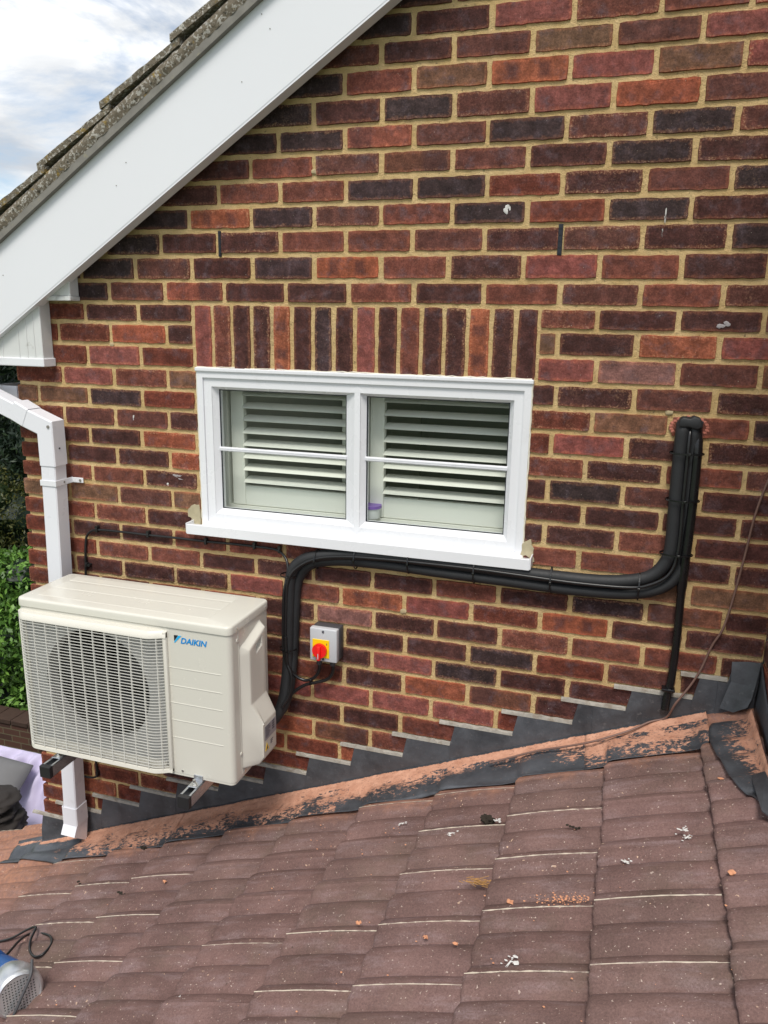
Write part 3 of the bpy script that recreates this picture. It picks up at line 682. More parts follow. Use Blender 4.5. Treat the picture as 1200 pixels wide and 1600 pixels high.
# room behind
bm=BM(); rx0,rx1,rz0,rz1,ry0,ry1=-1.0,2.6,-2.3,.35,.205,3.3
def quad(bm,*p_): bm.faces.new([bm.verts.new(q) for q in p_])
quad(bm,(rx0,ry1,rz0),(rx1,ry1,rz0),(rx1,ry1,rz1),(rx0,ry1,rz1)); quad(bm,(rx0,ry0,rz0),(rx0,ry1,rz0),(rx0,ry1,rz1),(rx0,ry0,rz1)); quad(bm,(rx1,ry0,rz0),(rx1,ry1,rz0),(rx1,ry1,rz1),(rx1,ry0,rz1))
quad(bm,(rx0,ry0,rz1),(rx1,ry0,rz1),(rx1,ry1,rz1),(rx0,ry1,rz1)); quad(bm,(rx0,ry0,rz0),(rx1,ry0,rz0),(rx1,ry1,rz0),(rx0,ry1,rz0))
obj('room',bm,M_room,house)
bm=BM(); ring(bm,WX0-.004,WX1+.004,WZ0-.01,WZ1+.004,.004,.075,.21); box(bm,(WX0,.075,Z0-.004),(WX1,.34,Z0+.018),.004,2); obj('reveal',bm,M_shut,house)
# shutters
def shutter(xa,xb,za,zc,y,label):
    t=thing('window_shutter',label,'shutter',((xa+xb)/2,y,za),'louvred shutters behind the window')
    st=.052; 
    bm=BM(); box(bm,(xa,y-.014,za),(xa+st,y+.014,zc),.003,2); obj('stile',bm,M_shut,t)
    bm=BM(); box(bm,(xb-st,y-.014,za),(xb,y+.014,zc),.003,2); obj('stile',bm,M_shut,t)
    bm=BM(); box(bm,(xa+st+.0005,y-.013,za),(xb-st-.0005,y+.013,za+.075),.002,1); obj('rail',bm,M_shut,t)
    bm=BM(); box(bm,(xa+st+.0005,y-.013,zc-.05),(xb-st-.0005,y+.013,zc),.002,1); obj('rail',bm,M_shut,t)
    n=8; z0_=za+.075;z1_=zc-.05
    for i in range(n):
        z=z0_+(z1_-z0_)*(i+.5)/n; bm=BM(); a_=math.radians(16 if label.find('left')>=0 else 14)
        pr=[(math.cos(q)*.031,math.sin(q)*.0048) for q in [2*math.pi*k/12 for k in range(12)]]
        pts=[(xa+st+.002,y+px*math.cos(a_)-pz*math.sin(a_),z+px*math.sin(a_)+pz*math.cos(a_)) for px,pz in pr]
        prism(bm,pts,(xb-xa-2*st-.004,0,0)); obj('louvre',bm,M_shut,t,50)
    return t
SY=.135
la=P(362,700,SY-.014).x; lb=P(560,700,SY).x+.03; ra=P(578,700,SY-.014).x; rb=ra+.60
zlo=P(680,812,SY-.014).z-.01; zhi=P(450,600,SY-.014).z+.035
bm=BM(); ring(bm,la-.055,rb+.05,zlo-.045,zhi+.05,.043,SY-.02,SY+.03)
box(bm,(la-.095,SY-.005,zlo-.04),(la-.057,SY+.03,zhi+.04),.003,2); box(bm,(lb+.003,SY-.02,zlo),(ra-.003,SY+.03,zhi),.002,1)
tag(obj('shutter_frame',bm,M_shut),'cream timber surround fixed inside the white window, holding both louvred panels','shutter frame')
shutter(la,lb,zlo,zhi,SY,'cream louvred shutter panel behind the left pane, folded panel and door visible through it')
shutter(ra,rb,zlo,zhi,SY,'cream louvred shutter panel behind the right pane, dark room beyond its slats')
# folded third panel seen end-on deeper in the room
t=thing('window_shutter','folded louvred shutter panel standing edge-on further inside, seen through the left panel','shutter',(.16,.25,zlo),'louvred shutters behind the window')
xx=.155
for yy in (.20,.55):
    bm=BM(); box(bm,(xx-.014,yy,zlo),(xx+.014,yy+.05,zhi),.002,1); obj('stile',bm,M_shut,t)
for i in range(10):
    z=zlo+.05+(zhi-zlo-.09)*(i+.5)/10; bm=BM(); box(bm,(xx-.028,.252,z-.005),(xx+.028,.548,z+.005),.002,1,None); 
    for v in bm.verts: v.co.z+=(v.co.x-xx)*.55
    obj('louvre',bm,M_shut,t)
t=thing('room_door','grey panelled door dimly visible through the left shutter','door',(-.6,3.2,-2.3))
bm=BM(); box(bm,(-.95,3.20,-2.3),(-.25,3.26,.2),.005,1); obj('door_leaf',bm,M_door,t)
for k in range(6):
    bm=BM(); x=-.89+(k%2)*.31; z=-2.1+(k//2)*.78; box(bm,(x,3.175,z),(x+.27,3.199,z+.62),.012,2); obj('door_panel',bm,M_door,t)
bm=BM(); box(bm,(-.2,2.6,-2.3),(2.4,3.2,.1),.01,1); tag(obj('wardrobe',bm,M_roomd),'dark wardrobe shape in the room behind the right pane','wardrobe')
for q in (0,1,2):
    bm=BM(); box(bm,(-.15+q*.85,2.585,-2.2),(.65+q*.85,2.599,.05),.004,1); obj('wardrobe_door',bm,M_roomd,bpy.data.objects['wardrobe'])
# tub with purple lid on inner sill
c=P(580,800,.095); t=thing('plastic_tub','small clear plastic tub with purple lid on the window ledge behind the mullion','tub',(c.x,c.y,Z0+.018))
bm=BM(); cyl(bm,(c.x,.098,c.z-.002),(0,0,1),.030,.036,24,r2=.033); obj('tub_body',bm,M_tub,t,40)
bm=BM(); cyl(bm,(c.x,.098,c.z+.021),(0,0,1),.036,.010,24); obj('lid',bm,M_purple,t,40)

# ------------------------------------------------------------ lower roof
def RZ(x): return ROFF+SLOPE*x
PITCH=.2645; X_B=1.165   # butt line
nrm=Vector((-SLOPE,0,1)).normalized(); along=Vector((1,0,SLOPE)).normalized(); KK=math.sqrt(1+SLOPE**2)
roof=thing('extension_roof','lean-to roof of weathered purple-brown ribbed concrete tiles below the brick wall','roof',(0,-.8,RZ(0)))
YJ0=-.010; CW=.2015
def tprof(t):     # height over cover width, t 0..1 from wall side (+) toward the camera
    q=((t-.27)/.5)%1.0; h=1-abs(2*q-1)**2.3
    return .0180*h+.0026*(1 if t<.02 else 0)-.0012*(1 if .60<t<.63 else 0)+.0012*(1 if .10<t<.12 else 0)
def tile_mesh(seed):
    r=random.Random(seed); bm=BM(); n=36; L_=PITCH*KK+.065; T=.026; grid=[]
    ss=[0,.004,.012,.05,.10,.15,.20,.25,L_]
    for s_i,s_ in enumerate(ss):
        row=[]
        for k in range(n+1):
            t=k/n; h=tprof(t)
            dz=-.006 if s_i==0 else (-.0015 if s_i==1 else 0)
            e=0
            if s_i<=1: e=noise.noise(Vector((k*.55,seed*2.3,0)))*.0026+.0004*math.cos(2*math.pi*t*2+1.2)
            row.append(bm.verts.new((s_+e,-t*(CW-.0018)-.0009,h+dz+.0045*math.sin(math.pi*min(1,s_/(PITCH*KK)))+noise.noise(Vector((s_*14,k*.3,seed)))*.0010)))
        grid.append(row)
    for a,b in zip(grid,grid[1:]):
        for k in range(n): bm.faces.new((a[k],a[k+1],b[k+1],b[k]))
    # butt face, underside edge
    bot=[bm.verts.new((v.co.x+.001,v.co.y,v.co.z-T)) for v in grid[0]]
    for k in range(n): bm.faces.new((grid[0][k+1],grid[0][k],bot[k],bot[k+1]))
    for side,kk in ((0,0),(1,n)):
        col=[g_[kk] for g_ in grid]; lo=[bm.verts.new((v.co.x,v.co.y,v.co.z-T)) for v in col[1:]]; lo=[bot[kk]]+lo
        for i in range(len(col)-1): bm.faces.new((col[i],col[i+1],lo[i+1],lo[i]) if not side else (col[i+1],col[i],lo[i],lo[i+1]))
    bmesh.ops.recalc_face_normals(bm,faces=bm.faces)
    me=bpy.data.meshes.new('roof_tile'); bm.to_mesh(me); bm.free(); me.materials.append(M_tile)
    for p_ in me.polygons: p_.use_smooth=True
    me.set_sharp_from_angle(angle=math.radians(38)); return me
TV=[tile_mesh(s) for s in range(8)]
tilt=math.atan(.024/(PITCH*KK))
base_rot=Matrix(((along.x,0,nrm.x),(0,1,0),(along.z,0,nrm.z)))   # columns: along, y, nrm
def roof_pt(x,y,h=0): return Vector((x,y,RZ(x)))+nrm*h
def surf_h(x):   # height of the tile plane over the base plane at x (saw-tooth)
    f=((x-X_B)/PITCH)%1.0; return .020*(1-f)
LM=None
limes=[]
for i in range(-12,3):
    xb=X_B+PITCH*i
    for j in range(-1,9):
        if j<0 and xb>-1.40: continue
        r=random.Random(i*50+j); x=xb+r.uniform(-.003,.003); y=YJ0-CW*j+(.008 if i%2 else 0)+r.uniform(-.0015,.0015)
        if y<-1.75: continue
        o=bpy.data.objects.new('roof_tile',r.choice(TV)); link(o,roof); 
        rot=base_rot@Matrix.Rotation(tilt,3,'Y')
        o.location=roof_pt(x,y,.020+r.uniform(-.0012,.0012)); o.rotation_euler=rot.to_euler(); o.matrix_parent_inverse=parent_inv(roof)
        limes.append((i,j,x,y,r.random()))
bm=BM(); quad(bm,(-2.0,.05,RZ(-2.0)-.02),(XR,.02,RZ(XR)-.02),(XR,-1.9,RZ(XR)-.02),(-2.0,-1.9,RZ(-2.0)-.02)); obj('roof_underlay',bm,M_roomd,roof)
# pale lime lines along the side laps: those of each tile whose line shows in the photograph
limeset={}
for (u,v) in ((850,1278),(720,1300),(840,1346),(700,1366),(690,1447),(640,1548),(537,1463),(200,1380),(280,1366),(180,1395),(110,1398),(120,1443),(217,1430),(60,1455),(160,1503),(300,1368),(530,1460),(590,1543),(860,1430),(1045,1515),(100,1590),(50,1513),(30,1513),(490,1558),(880,1535),(1030,1412)):
    q=RP(u,v,.02); i=math.floor((q.x-X_B)/PITCH); j=round((YJ0-q.y)/CW); limeset[(i,j)]=1
for (i,j,x,y,rn) in limes:
    strong=(i,j) in limeset
    if not strong and rn>.0: 
        if rn>.25: continue
    bm=BM(); rad=.0018 if strong else .0009; pts=[]
    for k in range(14):
        s_=.004+k/13*(PITCH*KK-.006)
        pts.append(Vector((s_,.0005+noise.noise(Vector((k*.6,i,j)))*.0012,.0209+.0045*math.sin(math.pi*s_/(PITCH*KK)))))
    rot=(base_rot@Matrix.Rotation(tilt,3,'Y')); o_=roof_pt(x,y,.020)
    tube(bm,[rot@p_+o_ for p_ in pts],lambda t:rad*(.8+.4*math.sin(t*40+i)),6,0,up=Vector((0,0,1))); obj('lime_line',bm,M_lime,roof)

# ------------------------------------------------------------ lead flashing
flash=thing('lead_flashing','dark grey stepped lead flashing with salmon mortar residue along the foot of the brick wall','flashing',(0,0,RZ(0)))
ris=[(-29,P(103,1285).x)]+[(-28+i,P(u,v).x) for i,(u,v) in enumerate([(160,1272),(219,1261),(276,1245),(342,1236),(412,1225),(479,1211),(548,1196),(629,1184),(703,1165),(800,1150),(893,1132),(976,1110),(1080,1094),(1135,1063)])]
FZ=lambda x:-1.858+SLOPE*x
x_prev=-1.20
secs=[]
for idx,(k,xr) in enumerate(ris):
    zt=zb(k)-.008; secs.append((x_prev,xr,zt)); x_prev=xr
secs.append((x_prev,XR,zb(-14)-.012))
# group steps into sheets; sheet laps at pixels 60,920,1125
laps=[-1.3,P(925,1130).x,P(1122,1060).x,1.7]
yl=-.006
def fold_y(x): return -.010
for s_i in range(3):
    bm=BM(); xa_,xb_=laps[s_i],laps[s_i+1]; yy=yl-.0025*s_i
    for (a,b,zt) in secs:
        a2,b2=max(a,xa_),min(b,xb_)
        if b2-a2<.003: continue
        n=max(1,int((b2-a2)/.05)); lean=.016
        for i in range(n):
            x0_=a2+(b2-a2)*i/n; x1_=a2+(b2-a2)*(i+1)/n
            la0=lean if (i==0 and a2==a) else 0
            la1=0
            def yv(x,t): return yy-.002+noise.noise(Vector((x*9,t*3,s_i)))*.0038
            zs=[FZ(x0_)-.03,max(FZ(x0_)-.02,zt-.080),zt]; ze=[FZ(x1_)-.03,max(FZ(x1_)-.02,zt-.080),zt]
            c0=[bm.verts.new((x0_+(la0 if t==2 else 0),yv(x0_,t) ,zs[t])) for t in range(3)]
            c1=[bm.verts.new((x1_,yv(x1_,t),ze[t])) for t in range(3)]
            for t in range(2): bm.faces.new((c0[t],c1[t],c1[t+1],c0[t+1]))
    bmesh.ops.remove_doubles(bm,verts=bm.verts,dist=.0004)
    bmesh.ops.recalc_face_normals(bm,faces=bm.faces)
    o=obj('step_flashing',bm,M_lead,flash); md=o.modifiers.new('t','SOLIDIFY'); md.thickness=.0022; md.offset=0
# grey pointing on each tread
for (a,b,zt) in secs[:-1]:
    bm=BM(); n=14
    x0_=a-.040; x1_=b+.002
    rows=[]
    for i in range(n+1):
        x=x0_+(x1_-x0_)*i/n; nz=noise.noise(Vector((x*55,zt*9,0)))+.6*noise.noise(Vector((x*140,zt*5,0))); h=.005+.008*nz; 
        if i==0: h*=.3
        rows.append([bm.verts.new((x,.001,zt+.013+.002*nz)),bm.verts.new((x,-.0075+.0015*nz,zt+.006+h)),bm.verts.new((x,-.0095,zt+.001)),bm.verts.new((x,-.0005,zt-.004))])
    for r0,r1 in zip(rows,rows[1:]):
        for k in range(3): bm.faces.new((r0[k],r1[k],r1[k+1],r0[k+1]))
    bm.faces.new(rows[0]); bm.faces.new(rows[-1][::-1]); bmesh.ops.recalc_face_normals(bm,faces=bm.faces); obj('pointing',bm,M_point,flash,50)
# apron dressed over the tiles
edge=[(20,1350),(100,1347),(185,1333),(266,1324),(360,1303),(465,1281),(571,1263),(682,1240),(800,1224),(925,1203),(1085,1172)]
def apron_edge(x):
    pts=[RP(u,v,.02) for u,v in edge]
    pts=[(q.x,q.y) for q in pts]
    if x<=pts[0][0]: return pts[0][1]
    for (x0_,y0_),(x1_,y1_) in zip(pts,pts[1:]):
        if x<=x1_: return y0_+(y1_-y0_)*(x-x0_)/(x1_-x0_)
    return pts[-1][1]
aplaps=[-1.33,-.93,P(300,1300).x,P(460,1262).x,P(925,1180).x,1.46]
for s_i in range(5):
    bm=BM(); cov=bm.verts.layers.float.new('cover'); xa_,xb_=aplaps[s_i]-.01,aplaps[s_i+1]; n=max(6,int((xb_-xa_)/.012)); m_=12; rows=[]
    for i in range(n+1):
        x=xa_+(xb_-xa_)*i/n; ye=apron_edge(x)+noise.noise(Vector((x*9,0,3)))*.006; r=[]
        f=((x-X_B)/PITCH)%1.0
        for k in range(m_+1):
            t=k/m_; y=.0-.006+(ye+.006)*t
            if x<-1.19 : y=.02+(ye-.02)*t
            # smooth saw-tooth of the tiles below, and dressed roll from the wall
            sfh=.024*(1-f); step=max(0,1-min(f,1-f)/.10); sfh=sfh*(1-step*.5)+.010*step*.5
            tt=(YJ0-y)/CW%1.0
            bl=min(1,max(0,(t-.10)/.55)); bl=bl*bl*(3-2*bl); hb=max(.005,sfh)+tprof(tt)*.9+.0065
            h=hb*bl+.043*(1-bl)+ .012*max(0,1-t/.14)**2+noise.noise(Vector((x*8,y*14,s_i)))*.0022
            v=bm.verts.new(roof_pt(x,y,h)); 
            c_=.98-.78*t**1.1
            if s_i==4: c_=.62-.35*t+.25*(1 if .35<t<.6 else 0)
            if s_i==0: c_=.35
            if x>.45 and s_i==3: c_-=.16+.22*min(1,(x-.45)/.5)*(1 if t>.3 else .2)
            c_+=(.7 if .07<t<.24 else 0)-(1.6 if t<.05 else 0)
            c_+=.10*noise.noise(Vector((x*4,0,1)))
            if x<-.95: c_-=.35
            v[cov]=c_; r.append(v)
        rows.append(r)
    for a,b in zip(rows,rows[1:]):
        for k in range(m_): bm.faces.new((a[k],a[k+1],b[k+1],b[k]))
    bmesh.ops.recalc_face_normals(bm,faces=bm.faces)
    o=obj('apron_flashing',bm,M_leads,flash,70); md=o.modifiers.new('t','SOLIDIFY'); md.thickness=.0025; md.offset=0
# corner: apron down the right-hand return wall + upstand + loose flap
bm=BM(); cov=bm.verts.layers.float.new('cover'); rows=[]
cor=[(1122,1135),(1116,1165),(1135,1200),(1158,1236),(1180,1250),(1200,1270),(1230,1320)]
cp=[RP(u,v,.02) for u,v in cor]; n=34; cpp=crom(cp,6)
for i,q in enumerate(cpp):
    r=[]
    for k in range(11):
        t=k/10; x=q.x+(XR-.004-q.x)*t; f=((x-X_B)/PITCH)%1.0; y=q.y
        h=.024*(1-f)+tprof((YJ0-y)/CW%1)*.9+.011+(.03*max(0,t-.8)*5 if t>.8 else 0)+noise.noise(Vector((x*9,y*9,7)))*.004
        v=bm.verts.new(roof_pt(x,y,h)); v[cov]=.95-.9*(1-t)**.7-(.5 if i>22 else 0); r.append(v)
    rows.append(r)
for a,b in zip(rows,rows[1:]):
    for k in range(10): bm.faces.new((a[k],a[k+1],b[k+1],b[k]))
bmesh.ops.recalc_face_normals(bm,faces=bm.faces); o=obj('corner_apron',bm,M_leads,flash,70); md=o.modifiers.new('t','SOLIDIFY'); md.thickness=.0025; md.offset=0
bm=BM(); rows=[]
for i in range(20):
    y=.0-.012-.75*i/19; r=[]
    for k in range(6):
        t=k/5; zt=-1.04-.14*(i/19)*2; z=RZ(XR)+.03+(zt-RZ(XR)-.03)*t; r.append(bm.verts.new((XR-.005-.004*(1-t)+noise.noise(Vector((y*6,t*3,0)))*.004,y,z)))
    rows.append(r)
for a,b in zip(rows,rows[1:]):
    for k in range(5): bm.faces.new((a[k],a[k+1],b[k+1],b[k]))
bmesh.ops.recalc_face_normals(bm,faces=bm.faces); o=obj('wall_upstand',bm,M_lead,flash,70); md=o.modifiers.new('t','SOLIDIFY'); md.thickness=.003; md.offset=0
# crumpled corner piece folded at the internal corner
cr=[[(1144,1034),(1170,1034),(1190,1036)],[(1142,1065),(1162,1070),(1182,1068)],[(1133,1085),(1152,1092),(1175,1092)],[(1124,1106),(1146,1113),(1168,1106)]]
bm=BM(); G=[]
for i,row in enumerate(cr): G.append([bm.verts.new(P(u,v,-.016-.012*(i/3)-(.010 if k==1 else 0)-(.022 if k==2 else 0)+noise.noise(Vector((i,k,2)))*.006)) for k,(u,v) in enumerate(row)])
for a,b in zip(G,G[1:]):
    for k in range(2): bm.faces.new((a[k],a[k+1],b[k+1],b[k]))
o=obj('corner_patch',bm,M_lead,flash); md=o.modifiers.new('s','SUBSURF'); md.levels=2; md.render_levels=2; md.subdivision_type='SIMPLE'; md=o.modifiers.new('t','SOLIDIFY'); md.thickness=.003
bm=BM(); fl=[(1173,1213),(1196,1206),(1230,1300),(1190,1268)]
pts=[RP(u,v,.045+.012*(k%2)) for k,(u,v) in enumerate(fl)]; prism(bm,pts,(0,0,.003)); tag(obj('lead_offcut',bm,M_lead),'loose rectangular scrap of lead lying on the tiles at the right edge','lead sheet')

# ------------------------------------------------------------ air conditioning unit
AX0,AX1,AY0,AY1,AZ0,AZ1=-.819,-.004,-.412,-.135,-1.551,-.995
def F(u,v,dy=0): return P(u,v,AY0+dy)
ac=thing('air_conditioning_unit','ivory outdoor air conditioning unit with large fan grille hung on the brick wall','air conditioner',((AX0+AX1)/2,(AY0+AY1)/2,AZ0))
bm=BM(); t_=.0
def rbox(bm,x0,x1,y0_,y1_,z0,z1,r,seg=5,top=0):
    vs=box(bm,(x0,y0_,z0),(x1,y1_,z1)); es=[e for e in bm.edges if e.verts[0] in vs and abs(e.verts[0].co.z-e.verts[1].co.z)>.5*(z1-z0) and e.is_valid]
    rr=bmesh.ops.bevel(bm,geom=es,offset=r,segments=seg,affect='EDGES',profile=.5)
    if top:
        es=[e for e in bm.edges if e.is_valid and abs(e.verts[0].co.z-z1)<1e-5 and abs(e.verts[1].co.z-z1)<1e-5 and len(e.link_faces)==2 and any(abs(f.normal.z)<.5 for f in e.link_faces)]
        bmesh.ops.bevel(bm,geom=es,offset=top,segments=3,affect='EDGES',profile=.5)
# casing as hollow front: back box set in + right front panel; fan side has own panel
gx0=F(30,950).x+.0; gx1=F(262,1000).x
FC=Vector((F(155,1070).x,0,(AZ0+AZ1)/2-.003)); fcx=(gx0+gx1)/2-.005; 
fr=F(236,1087,.02).x-fcx
# fan side front plate with round hole
def plate_hole(bm,x0,x1,z0,z1,cx,cz,r,y,seg=64,rim=.02):
    outer=[];inner=[];rimv=[]
    for k in range(seg):
        a=2*math.pi*k/seg; dx,dz=math.cos(a),math.sin(a)
        s_=min(((x1-cx)/dx if dx>0 else (x0-cx)/dx) if abs(dx)>1e-6 else 1e9,((z1-cz)/dz if dz>0 else (z0-cz)/dz) if abs(dz)>1e-6 else 1e9)
        outer.append(bm.verts.new((cx+dx*s_,y,cz+dz*s_))); inner.append(bm.verts.new((cx+dx*r,y,cz+dz*r))); rimv.append(bm.verts.new((cx+dx*(r-.004),y+rim,cz+dz*(r-.004))))
    for k in range(seg):
        j=(k+1)%seg; bm.faces.new((outer[k],outer[j],inner[j],inner[k])); bm.faces.new((inner[k],inner[j],rimv[j],rimv[k]))
    for (cx_,cz_) in ((x0,z0),(x1,z0),(x0,z1),(x1,z1)):
        near=sorted(range(seg),key=lambda k:(outer[k].co.x-cx_)**2+(outer[k].co.z-cz_)**2)[:2]
        v=bm.verts.new((cx_,y,cz_)); bm.faces.new((v,outer[near[0]],outer[near[1]]))
    bmesh.ops.recalc_face_normals(bm,faces=bm.faces)
ZL=AZ1-.030
bm=BM(); plate_hole(bm,AX0+.020,gx1-.004,AZ0+.004,ZL,fcx,(AZ0+ZL)/2,fr,AY0+.012,rim=.05)
M_pl=simple('grey_inner_panel',(.36,.36,.35),.5,var=.02)
obj('fan_panel',bm,M_pl,ac)
# casing: left wall, right block, back, bottom
bm=BM(); rbox(bm,gx1-.032,AX1,AY0,AY1,AZ0+.003,ZL,.020,6)
casing=obj('casing',bm,M_ac,ac,35)
bm=BM(); box(bm,(AX0,AY0+.008,AZ0+.003),(AX0+.019,AY1,ZL),.006,3); obj('side_panel',bm,M_ac,ac,35)
bm=BM(); box(bm,(AX0+.0195,AY1-.03,AZ0+.005),(gx1-.0035,AY1-.004,ZL-.001)); obj('back_coil',bm,M_coil,ac)
bm=BM(); rbox(bm,AX0+.002,AX1-.002,AY0+.001,AY1-.001,AZ0-.006,AZ0+.0025,.018,4); obj('base_pan',bm,M_ac,ac,35)
bm=BM(); box(bm,(AX0+.012,AY0+.0005,ZL-.028),(gx1-.008,AY0+.03,ZL),.002,1); obj('front_edge',bm,M_ac,ac)
bm=BM(); box(bm,(AX0+.012,AY0+.0005,AZ0+.003),(gx1-.033,AY0+.03,AZ0+.028),.002,1); obj('front_edge',bm,M_ac,ac)
bm=BM(); rbox(bm,AX0-.003,AX1+.003,AY0-.004,AY1+.002,ZL+.0015,AZ1,.022,6,top=.008); lid=obj('top_panel',bm,M_ac,ac,35)
for (fa,fb) in ((.16,.40),(.46,.68),(.74,.90)):
    bm=BM(); ya=AY0+(AY1-AY0)*fa; yb=AY0+(AY1-AY0)*fb; box(bm,(AX0+.05,ya,AZ1-.003),(AX1-.10,yb,AZ1+.0007),.0006,1); obj('pressed_rib',bm,M_ac,lid,30)
# fan
bm=BM(); cyl(bm,(fcx,AY0+.16,(AZ0+ZL)/2),(0,1,0),fr*.98,.14,48); 
for f in list(bm.faces):
    if f.normal.y<-.9: bm.faces.remove(f)
obj('fan_shroud',bm,M_coil,ac)
fan=bpy.data.objects.new('fan',bpy.data.meshes.new('fan')); link(fan,ac); fan.matrix_parent_inverse=parent_inv(ac)
bm=BM(); cyl(bm,(fcx,AY0+.055,(AZ0+ZL)/2),(0,1,0),.055,.06,32); obj('hub',bm,M_fan,fan,40)
for b in range(3):
    bm=BM(); rows=[]
    for i in range(9):
        rr=.05+(fr-.07)*i/8; r=[]
        for k in range(9):
            a=b*2*math.pi/3+(k/8)*(1.35+.25*i/8)+.25*(i/8)**2; r.append(bm.verts.new((fcx+math.cos(a)*rr,AY0+.04+.075*(k/8),(AZ0+ZL)/2+math.sin(a)*rr)))
        rows.append(r)
    for a,c in zip(rows,rows[1:]):
        for k in range(8): bm.faces.new((a[k],a[k+1],c[k+1],c[k]))
    o=obj('fan_blade',bm,M_fan,fan,180); md=o.modifiers.new('t','SOLIDIFY'); md.thickness=.003
# grille
GZ1=ZL-.012; GZ0=AZ0+.006; GX0=AX0+.006; GX1=gx1
def gyo(x):  # how far the bars stand in front of the casing
    dl=(x-GX0)/.045; dr=(GX1-.012-x)/.055; f=1
    if dl<1: f=min(f,math.sin(max(0,dl)*math.pi/2)**.9)
    if dr<1: f=min(f,.30+.70*math.sin(max(0,dr)*math.pi/2))
    return -.004-.030*f
bm=BM(); NB=43
xs=[GX0+.002+.045*i/8 for i in range(9)]+[GX0+.06+(GX1-.075-GX0-.06)*i/8 for i in range(9)]+[GX1-.067+.055*i/7 for i in range(8)]
for i in range(NB):
    z=GZ0+.022+(GZ1-.030-GZ0-.022)*i/(NB-1); h=.0011; d=.0036; prev=None
    for x in xs:
        y=AY0+gyo(x); q=[bm.verts.new((x,y,z+h*.8)),bm.verts.new((x,y,z-h)),bm.verts.new((x,y+d,z-h*.6-.001)),bm.verts.new((x,y+d,z+h*.9-.001))]
        if prev:
            for k in range(4): bm.faces.new((prev[k],prev[(k+1)%4],q[(k+1)%4],q[k]))
        prev=q
bmesh.ops.recalc_face_normals(bm,faces=bm.faces)
gb=obj('grille_bars',bm,M_grille,ac); gb['kind']='stuff'
NV=12
for i in range(NV):
    x=GX0+.035+(GX1-.03-GX0-.035)*i/(NV-1); bm=BM(); y=AY0+gyo(x); box(bm,(x-.0011,y-.0006,GZ0+.012),(x+.0011,y+.007,GZ1-.018),.0004,1); obj('grille_rib',bm,M_grille,ac)
# grille surround: top lip, right stile, bottom lip
def lip(z0,z1,name,yo=-.002):
    bm=BM(); prev=None
    for x in [GX0]+xs+[GX1]:
        y=AY0+gyo(min(max(x,GX0),GX1-.012))+yo
        q=[bm.verts.new((x,y,z0)),bm.verts.new((x,AY0+.002,z0)),bm.verts.new((x,AY0+.002,z1)),bm.verts.new((x,y+.012,z1)),bm.verts.new((x,y+.002,z1-.010 if name=='grille_top' else z1-.002))]
        if prev:
            for k in range(5): bm.faces.new((prev[k],prev[(k+1)%5],q[(k+1)%5],q[k]))
        else: bm.faces.new(q)
        prev=q
    bm.faces.new(prev[::-1]); bmesh.ops.recalc_face_normals(bm,faces=bm.faces); obj(name,bm,M_acb,ac,40)
lip(GZ1-.022,GZ1,'grille_top'); lip(GZ0,GZ0+.014,'grille_bottom')
bm=BM(); box(bm,(GX1-.013,AY0-.013,GZ0),(GX1,AY0+.001,GZ1-.001),.003,3); obj('grille_stile',bm,M_acb,ac,40)
bm=BM(); box(bm,(GX0-.002,AY0-.006,GZ0+.002),(GX0+.006,AY0+.006,GZ1-.002),.002,2); obj('grille_stile',bm,M_acb,ac,40)
# front panel ridges
for (v0,) in ((565,),(677,),(785,),(893,),(1000,)):
    a=F(262,900+v0/4); b=F(348,900+(v0+58)/4); z=(a.z+F(348,900+(v0+57)/4).z)/2
    bm=BM(); box(bm,(a.x+.002,AY0-.0012,z-.0016),(AX1-.035,AY0+.0005,z+.0012),.0006,1); obj('panel_ridge',bm,M_ac,casing)
for (u,v,dy) in ((365,1011,0),(368,1189,0)):
    pass
# screws on the right side and front
for (x,y,z) in ((AX1,AY0+.045,F(364,1010).z),(AX1,AY0+.05,F(366,1190).z),(AX1+.003,AY0+.04,ZL+.012),(AX1+.003,AY1-.03,ZL+.012),(AX1,AY0+.07,AZ0+.012)):
    bm=BM(); cyl(bm,(x+.0012,y,z),(1,0,0),.006 if z<ZL else .003,.003,14); obj('screw',bm,M_steel if z>ZL or z<AZ0+.02 else M_acb,ac)
bm=BM(); c=F(286,1207); cyl(bm,(c.x,AY0-.001,AZ0+.014),(0,1,0),.004,.003,12); obj('screw',bm,M_steel,ac)
# side seam
bm=BM(); box(bm,(AX1-.0005,AY0+.052,AZ0+.01),(AX1+.0012,AY0+.055,ZL-.002)); obj('side_seam',bm,M_acb,ac)
# service cover
zs=lambda v:v
bm=BM(); yf=AY0+.058; yb_=AY1-.072
L=[(-1.045,.0),(-1.062,.024),(-1.078,.024),(-1.108,.024),(-1.300,.024),(-1.372,.058),(-1.500,.058),(-1.522,.044),(-1.530,0)]
def xo(y_i,d):
    return [0,d,d,d,d,d,0][y_i]
ys=[yf,yf+.026,yf+.045,yf+.075,yf+.115,yb_-.004,yb_]
rows=[]
for (z,d) in L:
    r=[]
    for k,y in enumerate(ys):
        yy=y
        if k==1: yy=yf+.012+d*.6
        zz=z-(.050*(1-(y-yf)/(yb_-yf)) if z>-1.2 else 0)*1.0
        r.append(bm.verts.new((AX1+xo(k,d),yy,zz)))
    rows.append(r)
for i,(a,b) in enumerate(zip(rows,rows[1:])):
    for k in range(len(ys)-1):
        if i==2 and k==3: 
            c=[a[k],a[k+1],b[k+1],b[k]]; inn=[bm.verts.new(v.co+Vector((-.018,0,-.002))) for v in c]
            for q in range(4): bm.faces.new((c[q],c[(q+1)%4],inn[(q+1)%4],inn[q]))
            bm.faces.new(inn); continue
        bm.faces.new((a[k],a[k+1],b[k+1],b[k]))
